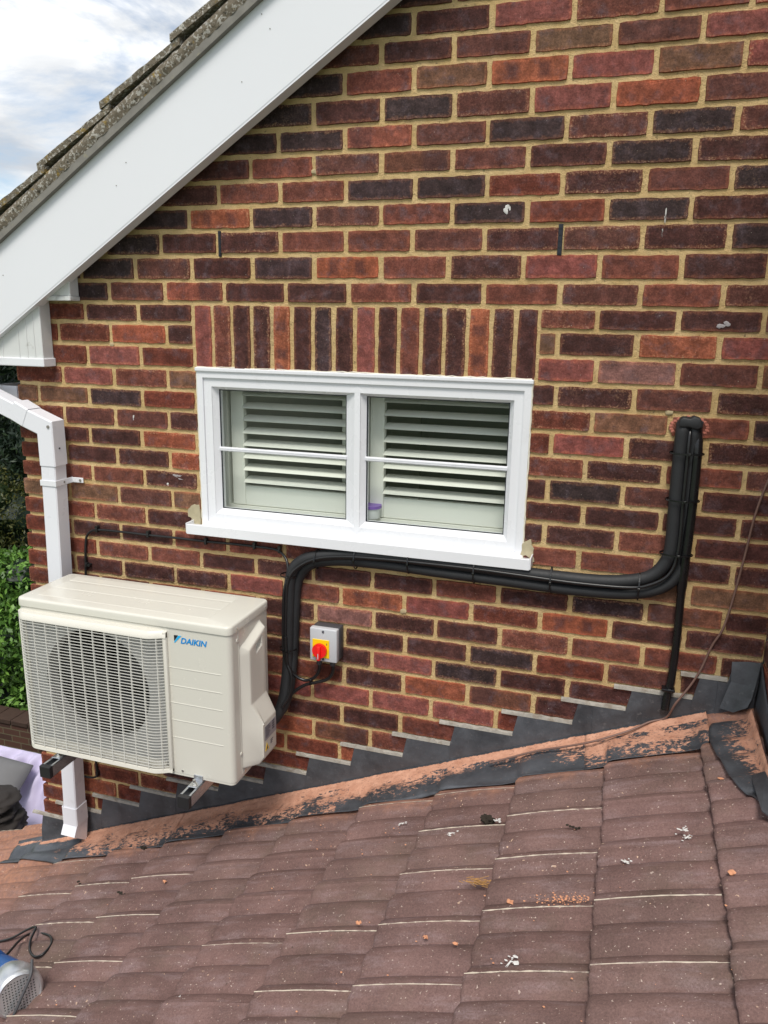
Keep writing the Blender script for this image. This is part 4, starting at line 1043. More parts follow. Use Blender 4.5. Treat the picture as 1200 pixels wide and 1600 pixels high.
bmesh.ops.recalc_face_normals(bm,faces=bm.faces)
bmesh.ops.bevel(bm,geom=[e for e in bm.edges if len(e.link_faces)==2 and e.calc_face_angle()>.35],offset=.0045,segments=3,affect='EDGES',profile=.5)
cover=obj('service_cover',bm,M_acb,ac,40)
# rating label + warning triangle on lower bulge
lx=AX1+.0592
def lab(name,y0_,y1_,z0,z1,m,par=cover,dx=0): 
    bm=BM(); box(bm,(lx+dx-.0006,y0_,z0),(lx+dx,y1_,z1)); return obj(name,bm,m,par)
lab('rating_label',yf+.052,yb_-.008,-1.440,-1.388,M_label)
for i in range(9):
    z=-1.390-i*.0048; lab('print_line',yf+.056,yf+.056+random.uniform(.02,.045),z-.0016,z,M_print,dx=.0005)
for i in range(4): lab('print_block',yf+.108,yf+.124,-1.396-i*.009,-1.391-i*.009,M_print,dx=.0005)
bm=BM(); prism(bm,[(lx-.0004,yf+.052,-1.478),(lx-.0004,yf+.080,-1.478),(lx-.0004,yf+.066,-1.452)],(.0006,0,0)); wt=obj('warning_triangle',bm,M_yel,cover)
bm=BM(); prism(bm,[(lx+.0003,yf+.060,-1.475),(lx+.0003,yf+.072,-1.475),(lx+.0003,yf+.069,-1.467),(lx+.0003,yf+.066,-1.459),(lx+.0003,yf+.063,-1.467)],(.0004,0,0)); obj('flame_mark',bm,M_print,cover)
for i in range(3): lab('print_line',yf+.094,yf+.094+.02-.004*i,-1.458-i*.006,-1.4555-i*.006,M_print)
# badge: triangle mark and letters
def text(name,body,size,m,par,loc,shear=.22,ext=.0004,off=.0,rot=(math.pi/2,0,0),sx=1):
    cu=bpy.data.curves.new(name,'FONT'); cu.body=body; cu.size=size; cu.shear=shear; cu.extrude=ext; cu.offset=off; cu.resolution_u=4
    to=bpy.data.objects.new('tmp',cu); me=bpy.data.meshes.new_from_object(to); bpy.data.objects.remove(to); bpy.data.curves.remove(cu)
    me.transform(Matrix.LocRotScale(Vector(loc),Euler(rot),Vector((sx,1,1)))); return obj(name,me,m,par)
l0=F(283,1006); l1=F(324,1008); hgt=F(284,999).z-F(284,1008).z
ty=AY0-.0011
bx=F(272,994).x; bz1=F(272,992).z; bz0=F(272,1003).z; W_=(F(282,994).x-bx)
bm=BM(); prism(bm,[(bx,ty,bz0+.004),(bx,ty,bz1),(bx+W_*.62,ty,bz1)],(0,.0008,0)); obj('badge_triangle',bm,M_black,casing)
bm=BM(); prism(bm,[(bx,ty,bz0+.0015),(bx+W_*.68,ty,bz1),(bx+W_*1.15,ty,bz1),(bx+.001,ty,bz0-.003)],(0,.0008,0)); obj('badge_slash',bm,M_lblue,casing)
tw=l1.x-l0.x
o=text('brand_lettering','DAIKIN',.0275,M_blue,casing,(l0.x-.002,ty+.0003,bz0-.0005),off=.0007)
xsb=[v.co.x for v in o.data.vertices]; s_=tw/(max(xsb)-min(xsb)); x0m=min(xsb)
for v in o.data.vertices: v.co.x=x0m+(v.co.x-x0m)*s_

# mounting brackets
def bracket(u,v,label,col_dark=False):
    c=P(u,v,-.50); x=c.x; z=AZ0-.013-.0205
    t=thing('wall_bracket',label,'bracket',(x,0,z),'brackets carrying the unit')
    bm=BM(); w_=.0205
    for (a,b) in (((x-w_,-.494,z-w_),(x-w_+.0025,-.012,z+w_)),((x+w_-.0025,-.494,z-w_),(x+w_,-.012,z+w_)),((x-w_,-.494,z-w_),(x+w_,-.012,z-w_+.0025)),((x-w_,-.494,z+w_-.0022),(x-w_+.009,-.012,z+w_)),((x+w_-.009,-.494,z+w_-.0022),(x+w_,-.012,z+w_))): box(bm,a,b,.0006,1)
    obj('rail',bm,M_galv,t)
    bm=BM(); box(bm,(x-w_-.001,-.512,z-w_-.001),(x+w_+.001,-.4945,z+w_+.001),.002,2); obj('end_cap',bm,M_dark,t)
    bm=BM(); box(bm,(x-.022,-.012,z-.05),(x+.022,-.004,z+.38),.001,1); obj('upright',bm,M_galv,t)
    bm=BM(); box(bm,(x-.017,-.455,z+w_+.0003),(x+.017,-.36,z+w_+.0035),.001,1); box(bm,(x-.017,-.415,z+w_),(x+.017,-.41,z+w_+.022),.001,1); obj('foot_plate',bm,M_galv,t)
    bm=BM(); cyl(bm,(x,-.440,z+w_+.007),(0,0,1),.009,.007,6); cyl(bm,(x,-.440,z+w_+.014),(0,0,1),.005,.014,12); cyl(bm,(x,-.440,z+w_+.0042),(0,0,1),.013,.002,18); obj('bolt',bm,M_steel,t)
    return t
bracket(73,1199,'steel rail bracket under the left end of the unit, beside the white downpipe')
bracket(289,1252,'steel rail bracket under the right end of the unit, in front of the black lead')

# ------------------------------------------------------------ downpipe and gutter
dp=thing('downpipe','white square plastic downpipe running down the left edge of the brick wall behind the unit','downpipe',(-.94,-.06,-2.2))
def sqsec(bm,pts,w_,d_,r=.004):   # square tube swept through points (in the xz plane), mitred
    rings=[]; n=len(pts)
    for i,p_ in enumerate(pts):
        p_=Vector(p_); t0=(p_-Vector(pts[i-1])).normalized() if i else None; t1=(Vector(pts[i+1])-p_).normalized() if i<n-1 else None
        t=((t0 or t1)+(t1 or t0)).normalized(); s=Vector((t.z,0,-t.x)); k=1/max(.5,(s.dot(Vector((( t1 or t0)).z,0,-(t1 or t0).x)))) if False else 1/max(.5,t.dot(t1 or t0))
        hw,hd=w_/2,d_/2; ring_=[]
        for (a,b) in ((-hw+r,-hd),(hw-r,-hd),(hw,-hd+r),(hw,hd-r),(hw-r,hd),(-hw+r,hd),(-hw,hd-r),(-hw,-hd+r)): ring_.append(bm.verts.new(p_+s*a*k+Vector((0,b,0))))
        rings.append(ring_)
    for a,b in zip(rings,rings[1:]):
        for k in range(8): bm.faces.new((a[k],a[(k+1)%8],b[(k+1)%8],b[k]))
    return rings
yc=-.065; pt=P(76.5,760,yc-.03); pb=P(112,1240,yc-.03)
lf=lambda v:P(65,760,yc-.0325)
xt=P(65,760,yc-.0325).x+.0325; xbot=P(97,1240,yc-.0325).x+.0325
zt=P(70,705,yc-.03).z; zbm=P(100,1270,yc-.03).z
xa_=lambda z: xt+(xbot-xt)*(z-P(65,760,yc-.03).z)/(P(97,1240,yc-.03).z-P(65,760,yc-.03).z)
bm=BM(); r_=sqsec(bm,[(xa_(zt),yc,zt),(xa_(zbm),yc,zbm)],.065,.065); bm.faces.new(r_[0]); bmesh.ops.recalc_face_normals(bm,faces=bm.faces); obj('pipe',bm,M_pipew,dp)
# elbow and offset pipe to the gutter
e1=P(84,668,yc-.01); e1.x=xa_(zt)+.002; e1.y=yc; e2=P(45,652,yc-.01); e2.y=yc; e3=P(-60,598,yc-.01); e3.y=yc
bm=BM(); r_=sqsec(bm,[(xa_(zt),yc,zt-.055),(xa_(zt),yc,e1.z),(e2.x,yc,e2.z)],.071,.071); bmesh.ops.recalc_face_normals(bm,faces=bm.faces); o=obj('elbow',bm,M_pipew,dp); md=o.modifiers.new('t','SOLIDIFY'); md.thickness=.002; md.offset=-1
bm=BM(); r_=sqsec(bm,[(e2.x+.01,yc,e2.z-.005),(e3.x,yc,e3.z)],.065,.065); bmesh.ops.recalc_face_normals(bm,faces=bm.faces); obj('offset_pipe',bm,M_pipew,dp)
bm=BM(); sqsec(bm,[(e2.x+.004,yc,e2.z),(e2.x-.052,yc,e2.z+.052*.52)],.0735,.0735); obj('collar',bm,M_pipew,dp)
for (u,v) in ((75,667),): 
    bm=BM(); c=P(u,v,yc-.036); cyl(bm,(c.x,yc-.0365,c.z),(0,1,0),.006,.004,10); obj('screw_head',bm,M_under,dp)
bm=BM(); cyl(bm,(xa_(zt)+.0365,yc-.005,P(91,700,yc).z),(1,0,0),.0035,.002,8); obj('screw_head',bm,M_black,dp)
# clip
cz=P(90,753,yc).z; cx=xa_(cz); bm=BM(); 
box(bm,(cx-.036,yc-.036,cz-.011),(cx+.036,yc-.033,cz+.011),.001,1); box(bm,(cx-.036,yc-.0359,cz-.011),(cx-.033,yc+.034,cz+.011),.001,1); box(bm,(cx+.033,yc-.0359,cz-.011),(cx+.036,-.005,cz+.011),.001,1)
box(bm,(cx+.033,-.0105,cz-.010),(cx+.085,-.0055,cz+.010),.002,2); obj('pipe_clip',bm,M_pvc,dp)
bm=BM(); cyl(bm,(cx+.073,-.0115,cz),(0,1,0),.005,.003,10); cyl(bm,(cx+.0365,yc+.01,cz),(1,0,0),.004,.002,10); obj('clip_screw',bm,M_under,dp)
# shoe
s0=P(103,1268,yc).z; sx_=xa_(s0)
bm=BM(); sqsec(bm,[(sx_,yc,s0+.05),(sx_,yc,s0-.03)],.073,.073); o=obj('collar',bm,M_pipew,dp); md=o.modifiers.new('t','SOLIDIFY'); md.thickness=.003; md.offset=-1
bm=BM(); hw=.034
R1=[(sx_-hw,yc-hw,s0-.028),(sx_+hw,yc-hw,s0-.028),(sx_+hw,yc+hw,s0-.028),(sx_-hw,yc+hw,s0-.028)]
R2=[(sx_-hw,yc-hw-.022,s0-.070),(sx_+hw,yc-hw-.022,s0-.070),(sx_+hw,yc+hw-.018,s0-.130),(sx_-hw,yc+hw-.018,s0-.130)]
A=[bm.verts.new(q) for q in R1]; B_=[bm.verts.new(q) for q in R2]
for k in range(4): bm.faces.new((A[k],A[(k+1)%4],B_[(k+1)%4],B_[k]))
bmesh.ops.recalc_face_normals(bm,faces=bm.faces); o=obj('shoe',bm,M_pipew,dp); md=o.modifiers.new('t','SOLIDIFY'); md.thickness=.003; md.offset=-1
# gutter end at the far left
g0=P(27,603,.02); g1=P(27,632,.02); gt=thing('gutter','short end of a white square gutter with dark inside at the left house corner','gutter',(g0.x,.05,g1.z))
bm=BM(); gy=.02; L_=1.6
q=[(g0.x-.11,g0.z),(g0.x-.11,g0.z-.05),(g0.x-.075,g0.z-.075),(g0.x-.02,g0.z-.075),(g0.x,g0.z-.05),(g0.x,g0.z)]
a=[bm.verts.new((x,gy,z)) for x,z in q]; b=[bm.verts.new((x,gy+L_,z)) for x,z in q]
for k in range(5): bm.faces.new((a[k],a[k+1],b[k+1],b[k]))
o=obj('gutter_trough',bm,M_pipew,gt); md=o.modifiers.new('t','SOLIDIFY'); md.thickness=.004
bm=BM(); prism(bm,[(x,gy-.004,z) for x,z in q],(0,.003,0)); obj('end_stop',bm,M_pipew,gt)
bm=BM(); quad(bm,*[(x,y,g0.z-.03) for x,y in ((g0.x-.105,gy+.001),(g0.x-.005,gy+.001),(g0.x-.005,gy+L_),(g0.x-.105,gy+L_))]); obj('dark_fill',bm,M_moss,gt)  # flat dark sheet that blackens the inside of the trough

# ------------------------------------------------------------ pipework and cables
def PT(l,y): return [P(u,v,y) if len((u,v))==2 else None for u,v in l]
bundle=thing('pipe_bundle','black insulated pipes strapped together from the wall hole, under the sill, to the unit','pipes',tuple(P(900,915,-.03)))
A_=[(1072,662,-.0),(1068,668,-.028),(1064,700,-.030),(1057,770,-.030),(1051,840,-.030),(1044,872,-.030),(1024,896,-.030),(995,906,-.030),(940,908,-.030),(850,899,-.030),(740,885,-.030),(620,870,-.030),(540,866,-.030),(490,870,-.034),(466,880,-.034),(455,900,-.034),(452,940,-.034),(451,1000,-.034),(449,1050,-.04),(443,1092,-.06),(430,1122,-.085),(405,1140,-.10)]
B2=[(1088,664,-.0),(1086,672,-.026),(1083,705,-.026),(1077,770,-.026),(1071,850,-.026),(1065,885,-.026),(1045,912,-.026),(1010,925,-.026),(960,927,-.026),(880,920,-.026),(800,909,-.026),(700,896,-.026),(600,882,-.024),(530,876,-.022),(492,880,-.020),(474,892,-.018),(464,915,-.018),(461,960,-.018),(459,1010,-.020),(456,1050,-.03),(450,1085,-.05),(438,1112,-.07),(410,1130,-.09)]
def t3(l): return [P(u,v,y) for u,v,y in l]
bm=BM(); tube(bm,t3(A_),lambda t:.0205+(.0025 if t<.045 else 0),14,6); obj('insulated_pipe',bm,M_insul,bundle,60)
bm=BM(); q=[P(u,v,-.052) for u,v in ((1061,668),(1062,656),(1068,652),(1079,655),(1085,651),(1096,655),(1099,668),(1090,672),(1076,668))]; prism(bm,q,(0,.046,0)); bmesh.ops.bevel(bm,geom=list(bm.edges),offset=.004,segments=2,affect='EDGES',profile=.5); obj('tape_wrap',bm,M_insul,bundle,50)
bm=BM(); tube(bm,t3(B2),.018,14,6); obj('insulated_pipe',bm,M_insul,bundle,60)
C_=[(1079,664,-.02),(1077,690,-.050),(1068,780,-.050),(1060,860,-.050),(1046,897,-.050),(1015,914,-.052),(980,918,-.052),(900,911,-.052),(820,900,-.052),(740,889,-.053),(660,880,-.053),(600,874,-.053),(540,870,-.054),(495,873,-.054),(466,886,-.056),(451,905,-.056),(447,940,-.056),(446,1000,-.056),(446,1030,-.056),(455,1055,-.060),(452,1085,-.07),(440,1105,-.09)]
bm=BM(); tube(bm,t3(C_),.0052,8,6); obj('signal_cable',bm,M_cable,bundle,60)
def tie(pts_at,rx,w_=.0045):
    for (u,v,ang,r) in pts_at:
        c=P(u,v,-.030); bm=BM(); n=18; ca,sa=math.cos(ang),math.sin(ang)   # band in the plane perpendicular to the run
        ring_=[]
        for k in range(n):
            a=2*math.pi*k/n; off=math.cos(a)*r; dy=-math.sin(a)*.029
            for s__ in (-w_/2,w_/2):
                ring_.append(bm.verts.new((c.x+off*ca+s__*(-sa),c.y+dy-.002,c.z+off*sa+s__*ca)))
        for k in range(n):
            j=(k+1)%n; bm.faces.new((ring_[2*k],ring_[2*k+1],ring_[2*j+1],ring_[2*j]))
        o=obj('cable_tie',bm,M_gloss,bundle); md=o.modifiers.new('t','SOLIDIFY'); md.thickness=.002; md.offset=1
        bm=BM(); box(bm,(c.x-.004+.006*ca,-.066,c.z-.004),(c.x+.004+.006*ca,-.058,c.z+.004),.001,1); obj('tie_head',bm,M_gloss,o)
tie([(1073,708,0,.047),(1066,781,0,.047),(1056,865,0,.046)],.04)
tie([(998,916,math.pi/2,.043),(861,906,math.pi/2,.043),(742,892,math.pi/2,.040),(640,878,math.pi/2,.038),(557,872,math.pi/2,.036),(496,873,math.pi/2,.034)],.04)
tie([(452,898,0,.030),(451,1012,0,.030)],.03)
# condensate drain
bm=BM(); tube(bm,t3([(1091,668,-.004),(1090,690,-.030),(1084,760,-.034),(1076,830,-.034),(1068,890,-.032),(1062,950,-.022),(1056,1010,-.020),(1049,1060,-.018),(1043,1085,-.018),(1039,1108,-.020)]),lambda t:.0155 if .1<t<.5 else .0125,12,5); 
dr=obj('drain_pipe',bm,M_gloss,None,60); tag(dr,'glossy black condensate drain pipe dropping straight down to the lead flashing','pipe')
bm=BM(); c=P(1044,1076,-.018); box(bm,(c.x-.020,-.036,c.z-.005),(c.x+.020,-.004,c.z+.005),.003,2); obj('pipe_clip',bm,M_gloss,dr); 
# thin control cable on the left
tc_=[(152,1213,-.01),(150,1190,-.01),(140,1100,-.01),(135,1000,-.01),(134,893,-.010),(134,850,-.010),(138,834,-.010),(152,828,-.010),(190,831,-.010),(232,836,-.010),(280,841,-.010),(322,846,-.010),(365,850,-.010),(400,854,-.010),(428,858,-.012),(442,866,-.016),(449,880,-.03),(449,900,-.046),(443,930,-.058),(442,1000,-.058),(443,1020,-.056)]
bm=BM(); tube(bm,t3(tc_),.0048,8,6); ctl=obj('control_cable',bm,M_cable,None,60); tag(ctl,'thin black cable clipped along the bricks left of the window, turning down behind the unit','cable')
for (u,v,vert) in ((152,828,0),(232,836,0),(322,847,0),(398,854,0),(437,860,0),(136,882,1),(153,1210,0)):
    c=P(u,v,-.01); bm=BM(); box(bm,(c.x-.005,-.019,c.z-.009),(c.x+.005,-.001,c.z+.009),.003,2); cyl(bm,(c.x+(.012 if vert else 0),-.010,c.z+(0 if vert else .012)),(0,1,0),.006,.016,10); obj('cable_clip',bm,M_cable,ctl)
bm=BM(); tube(bm,t3([(153,1212,-.012),(145,1215,-.014),(132,1213,-.02),(118,1208,-.03)]),.0045,8,5); tag(obj('short_cable',bm,M_cable,None,60),'short end of black cable running behind the downpipe below the unit','cable')
# brown aerial cable
br=[(1262,640,-.03),(1225,700,-.012),(1200,752,-.008),(1180,805,-.008),(1166,860,-.008),(1150,920,-.008),(1138,960,-.010),(1128,986,-.014),(1112,1010,-.012),(1095,1046,-.014),(1078,1072,-.018),(1055,1100,-.03)]
rb_=[RP(u,v,.058) for (u,v) in ((1040,1113),(1015,1128),(985,1141),(950,1152),(920,1160),(880,1167),(840,1173),(800,1183),(765,1192))]
for k_,q in enumerate(rb_): q.y=min(q.y,-.012)
bm=BM(); tube(bm,t3(br)+rb_,.0036,8,6); tag(obj('aerial_cable',bm,M_brown,None,60),'thin brown cable hanging down the bricks at right then lying along the lead','cable')

# ------------------------------------------------------------ isolator switch
iso=thing('isolator_switch','grey rotary isolator switch box with red knob on yellow plate fixed to the bricks','switch',tuple(P(505,1010,0)))
ix0,ix1=P(484,1000,-.066).x,P(526,1000,-.066).x; iz0,iz1=P(505,1034,-.066).z,P(505,983,-.066).z
bm=BM(); box(bm,(ix0+.004,-.040,iz0+.003),(ix1+.003,-.003,iz1+.001),.004,2); obj('back_box',bm,M_dgrey,iso,40)
bm=BM(); box(bm,(ix0,-.066,iz0),(ix1,-.0405,iz1),.004,3); obj('cover',bm,M_grey,iso,40)
kx=P(500,1016,-.07).x; kz=P(500,1016,-.07).z; px0=P(488.5,1000,-.066).x; px1=P(514.5,1000,-.066).x; pz1=P(500,999,-.066).z; pz0=P(500,1027,-.066).z
bm=BM(); box(bm,(px0,-.069,pz0),(px1,-.0662,pz1),.001,1); plate=obj('yellow_plate',bm,M_yel,iso)
bm=BM(); cyl(bm,(kx,-.0745,kz),(0,1,0),.0265,.011,28); box(bm,(kx-.007,-.090,kz-.034),(kx+.007,-.0702,kz+.020),.004,2); knob=obj('red_knob',bm,M_red,iso,40)
bm=BM(); box(bm,(kx-.0015,-.0908,kz-.026),(kx+.0015,-.0898,kz-.006)); obj('pointer_mark',bm,M_grey,knob)
text('dial_mark','6',.011,M_print,plate,(px1-.012,-.0693,pz1-.018),shear=0)
for zz in (iz1-.010,iz0+.010):
    bm=BM(); cyl(bm,((ix0+ix1)/2,-.067,zz),(0,1,0),.0042,.003,12); obj('cover_screw',bm,M_print,iso)
for (u0,pts) in ((0,[(499,1032,-.035),(499,1046,-.035),(492,1058,-.035),(478,1063,-.035),(462,1056,-.04),(450,1040,-.055),(447,1015,-.060),(446,995,-.060)]),(1,[(520,1034,-.030),(520,1050,-.030),(512,1061,-.030),(495,1066,-.032),(475,1071,-.035),(455,1085,-.045),(443,1102,-.06),(432,1115,-.08)])):
    bm=BM(); tube(bm,t3(pts),.0062,8,6)
    lbl=('black cable looping from under the switch up into the pipe bundle','black cable running from the switch right-hand gland down to the unit')[u0]
    o=tag(obj('power_cable',bm,M_cable,None,60),lbl,'cable','cables from the switch')
    bm=BM(); c=P(pts[0][0],pts[0][1]+3,pts[0][2]); cyl(bm,(c.x,c.y,c.z+.004),(0,0,1),.010,.020,12); obj('gland',bm,M_dgrey,o)
bm=BM(); c=P(486,1064,-.034); box(bm,(c.x-.004,-.044,c.z-.014),(c.x+.004,-.024,c.z+.010),.002,1); tag(obj('cable_tie',bm,M_gloss),'small black tie joining the two switch cables','cable tie')

# ------------------------------------------------------------ debris on the tiles
def deb(name,u,v,fn,mat,label,cat,group=None,off=.036):
    c=RP(u,v,off); bm=BM(); fn(bm,c); o=obj(name,bm,mat,None,50); tag(o,label,cat,group); return o
deb('moss_clump',762,1280,lambda bm,c:blob(bm,c,.020,.016,.011,3,3,.7),M_moss,'round dark moss clump on the tiles near the lead, beside a white dropping','moss')
deb('moss_clump',895//1,1292,lambda bm,c:[blob(bm,c+Vector((i*.008-.015,random.uniform(-.004,.004),0)),.005,.004,.003,i,1,.7) for i in range(5)],M_moss,'scatter of dark moss crumbs just left of the long vertical tile joint','moss')
deb('moss_clump',225,1325,lambda bm,c:blob(bm,c,.014,.007,.006,8,2,.8),M_moss,'small brown moss lump under the lead edge right of the downpipe','moss')
deb('moss_clump',128,1381,lambda bm,c:[blob(bm,c+Vector((i*.014-.02,random.uniform(-.008,.008),0)),.007,.005,.004,i,1,.8) for i in range(4)],M_moss,'line of dark moss bits on the lower left tiles','moss')
deb('moss_clump',192,1397,lambda bm,c:[blob(bm,c+Vector((i*.010-.02,random.uniform(-.006,.006),0)),.008,.005,.004,i+9,1,.8) for i in range(4)],M_moss,'dark moss bits on the left tiles below a pale lime line','moss')
def straw(bm,c):
    for i in range(60):
        a=random.uniform(-.5,.5); l=random.uniform(.010,.028); s=c+Vector((random.gauss(0,.020),random.gauss(0,.006),random.uniform(0,.010))); d=Vector((math.cos(a)*l,math.sin(a)*l,random.uniform(-.004,.008))); tube(bm,[s,s+d],.0008,4,0,up=Vector((0,0,1)))
deb('straw_tuft',740,1379,straw,M_straw,'tuft of dry golden straw lying on a tile below a pale line','straw')
for (u,v,r,lb) in ((797,1409,.010,'largest orange brick chip, on the tile left of the orange dust'),(665,1464,.008,'orange brick chip on the tile left of a thick lime line'),(666,1462,.0,''),(711,1474,.007,'pale orange brick chip in the middle of the roof foot'),(1126,1217,.009,'orange brick chip beside the star-shaped dropping'),(1143,1363,.011,'orange brick chip caught against the right tile joint'),(560,1442,.009,'orange brick chip on the ridge of a middle tile'),(257,1377,.008,'brick chip on the left tiles right of a lime line'),(1000,1288,.0,'')):
    if r: deb('brick_chip',u,v,lambda bm,c:blob(bm,c,r*.8,r*.6,r*.4,u,2,1.1),M_chip,lb,'brick chip','brick chips on the tiles')
def splat(bm,c,s,n,seed):
    r=random.Random(seed)
    for i in range(n):
        q=c+along*r.gauss(0,s)+Vector((0,r.gauss(0,s*.6),0)); k=r.uniform(.15,.6)*s; blob(bm,q,k,k*.7,.0007,i+seed,1,.9)
    for i in range(3):
        a=r.uniform(0,6.3); q=c+along*math.cos(a)*s*1.4+Vector((0,math.sin(a)*s*1.4,0)); tube(bm,[c,q],lambda t:.0018*(1-t)+.0004,5,0,up=Vector((0,0,1)))
for (u,v,s,lb) in ((1155,1225,.014,'star-shaped white bird dropping by the corner lead'),(798,1502,.013,'white bird dropping low on the middle tiles'),(778,1282,.008,'small white dropping right of the round moss clump'),(278,1560,.008,'small curled white dropping on the lower left tiles'),(705,1302,.009,'smeared whitish dropping left of a tile joint'),(1148-74,1365-57,.007,'small pale dropping on the wide tile column at right'),(978,1346,.008,'elongated pale dropping on the tile column right of the long joint'),(967,1326,.005,'tiny pale dropping above the elongated one'),(1068,1297,.009,'forked whitish dropping on the tile column at right'),(628,1287,.007,'thin white dropping on the upper middle tiles')):
    deb('bird_dropping',u,v,lambda bm,c:splat(bm,c,s,9,u),M_drop,lb,'bird dropping','droppings on the tiles',.034)
# crumbs scattered over the tiles
bm=BM(); rr=random.Random(11)
for i in range(260):
    if i<130: q=RP(rr.gauss(885,24),rr.gauss(1405,5),.036)
    elif i<160: q=RP(rr.uniform(480,640),rr.uniform(1285,1335),.032)
    else: q=RP(rr.uniform(0,1200),rr.uniform(1280,1600),.030)
    if q.x>1.55 or q.y>-.2: continue
    s=rr.choice((.0008,.001,.0014,.0022)); blob(bm,q,s*1.4,s,s*.7,i,1,.5)
tag(obj('mortar_crumbs',bm,M_chip),'tiny orange mortar crumbs scattered over the roof tiles','crumbs',kind='stuff')

# ------------------------------------------------------------ power tool at lower left
tc0=RP(28,1550,.078)
tool=thing('power_tool','silver and blue electric tool with perforated round end cap lying on the tiles','power tool',tuple(tc0))
M_alu=simple('cast_aluminium',(.62,.64,.66),.32,.75,var=.1,sc=30); M_tblue=simple('blue_tool_plastic',(.015,.09,.30),.4)
ax=(P(36,1562,tc0.y)-tc0); axv=Vector((.80,-.52,.18)).normalized(); q4=axv.to_track_quat('Z','Y').to_matrix().to_4x4(); TM=Matrix.Translation(tc0)@q4
bm=BM(); R_=.068
prof=[(.045,-.10),(.058,-.07),(.067,-.04),(.070,-.01),(.069,.010),(.066,.018),(.060,.022),(.056,.020)]
rings=[[bm.verts.new(TM@Vector((r*math.cos(2*math.pi*k/36),r*math.sin(2*math.pi*k/36),z))) for k in range(36)] for r,z in prof]
for a,b in zip(rings,rings[1:]):
    for k in range(36): bm.faces.new((a[k],a[(k+1)%36],b[(k+1)%36],b[k]))
bmesh.ops.recalc_face_normals(bm,faces=bm.faces); obj('motor_housing',bm,M_alu,tool,50)
bm=BM(); cyl(bm,TM@Vector((0,0,.004)),axv,.056,.004,32); obj('dark_inside',bm,M_dark,tool)
bm=BM(); cell=.0085; n=7
for i in range(-n,n+1):
    for j in range(-n,n+1):
        cx,cy=i*cell,j*cell
        if math.hypot(cx,cy)>.058: continue
        h=cell/2; k_=h*.48
        hole=math.hypot(cx,cy)<.051
        o4=[(cx-h,cy-h),(cx+h,cy-h),(cx+h,cy+h),(cx-h,cy+h)]; i4=[(cx-k_,cy-k_),(cx+k_,cy-k_),(cx+k_,cy+k_),(cx-k_,cy+k_)]
        O=[bm.verts.new(TM@Vector((x,y,.019))) for x,y in o4]
        if not hole: bm.faces.new(O); continue
        I=[bm.verts.new(TM@Vector((x,y,.019))) for x,y in i4]
        for q in range(4): bm.faces.new((O[q],O[(q+1)%4],I[(q+1)%4],I[q]))
bmesh.ops.remove_doubles(bm,verts=bm.verts,dist=.0003); o=obj('perforated_cap',bm,M_alu,tool); md=o.modifiers.new('t','SOLIDIFY'); md.thickness=.002
bm=BM(); tube(bm,[TM@Vector((.05,.075,.0)),TM@Vector((.035,.05,.030)),TM@Vector((.0,.0,.036)),TM@Vector((-.03,-.045,.034)),TM@Vector((-.055,-.078,.012))],.0045,8,5); obj('strap',bm,M_dgrey,tool,60)
b0=RP(-8,1512,.07); 
bm=BM(); MM=Matrix.Translation(b0)@Euler((.2,-.5,.45)).to_matrix().to_4x4(); box(bm,(-.05,-.032,-.075),(.040,.032,.060),.014,3,MM); tube(bm,[TM@Vector((0,0,-.09)),(TM@Vector((0,0,-.12))+b0)/2,b0],lambda t:.048-.010*t,16,4,up=Vector((0,0,1))); obj('handle',bm,M_tblue,tool,50)
bm=BM(); pts=[RP(-20,1520,.09),RP(10,1492,.08),RP(30,1470,.06),RP(45,1460,.035),RP(62,1458,.03),RP(78,1463,.03),RP(80,1475,.03),RP(68,1490,.03),RP(55,1495,.03),RP(47,1486,.035),RP(48,1468,.05),RP(56,1449,.06),RP(42,1453,.05),RP(20,1465,.035),RP(0,1471,.03),RP(-40,1480,.03)]
tube(bm,pts,.0042,8,7,up=Vector((0,0,1))); obj('power_lead',bm,M_cable,tool,60)

# ------------------------------------------------------------ garden behind, far left
def leaves(bm,n,fn,size,seed,nrm_bias=None,asp=.45):
    r=random.Random(seed)
    for i in range(n):
        p_=fn(r); d=Vector((r.gauss(0,1),r.gauss(0,1),r.gauss(0,1)+.2)).normalized(); s=d.cross(Vector((r.gauss(0,1),r.gauss(0,1),r.gauss(0,1)))).normalized(); L_=size*r.uniform(.6,1.3)
        a=bm.verts.new(p_-d*L_/2); b=bm.verts.new(p_+s*L_*asp/2+d*L_*.05); c=bm.verts.new(p_+d*L_/2); e=bm.verts.new(p_-s*L_*asp/2+d*L_*.05); bm.faces.new((a,b,c,e))
def blobcrown(r,cs):
    c,rad=r.choice(cs); d=Vector((r.gauss(0,1),r.gauss(0,1),r.gauss(0,1))).normalized(); return Vector(c)+Vector((d.x*rad[0],d.y*rad[1],d.z*rad[2]))*r.uniform(.75,1.05)
def shrub(name,label,cat,base,cs,n,size,mat,seed,asp=.45,core=None):
    t=thing(name,label,cat,base); bm=BM(); leaves(bm,n,lambda r:blobcrown(r,cs),size,seed,asp=asp); obj('crown',bm,mat,t)['kind']='stuff'
    bm=BM(); tube(bm,[Vector(base),Vector(base)+Vector((.05,.03,(cs[0][0][2]-base[2])*.5)),Vector(cs[0][0])],lambda t_:.10*(1-.7*t_),8,4,up=Vector((0,1,0))); obj('trunk',bm,M_bark,t)
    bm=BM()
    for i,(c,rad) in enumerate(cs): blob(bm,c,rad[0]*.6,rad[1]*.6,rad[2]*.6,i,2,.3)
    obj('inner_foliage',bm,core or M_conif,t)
G=-5.0
def onray(u,v,y): return P(u,v,y)
c1=onray(20,680,5.2); c2=onray(0,900,4.4); c3=onray(20,1040,4.0)
r_=random.Random(1)
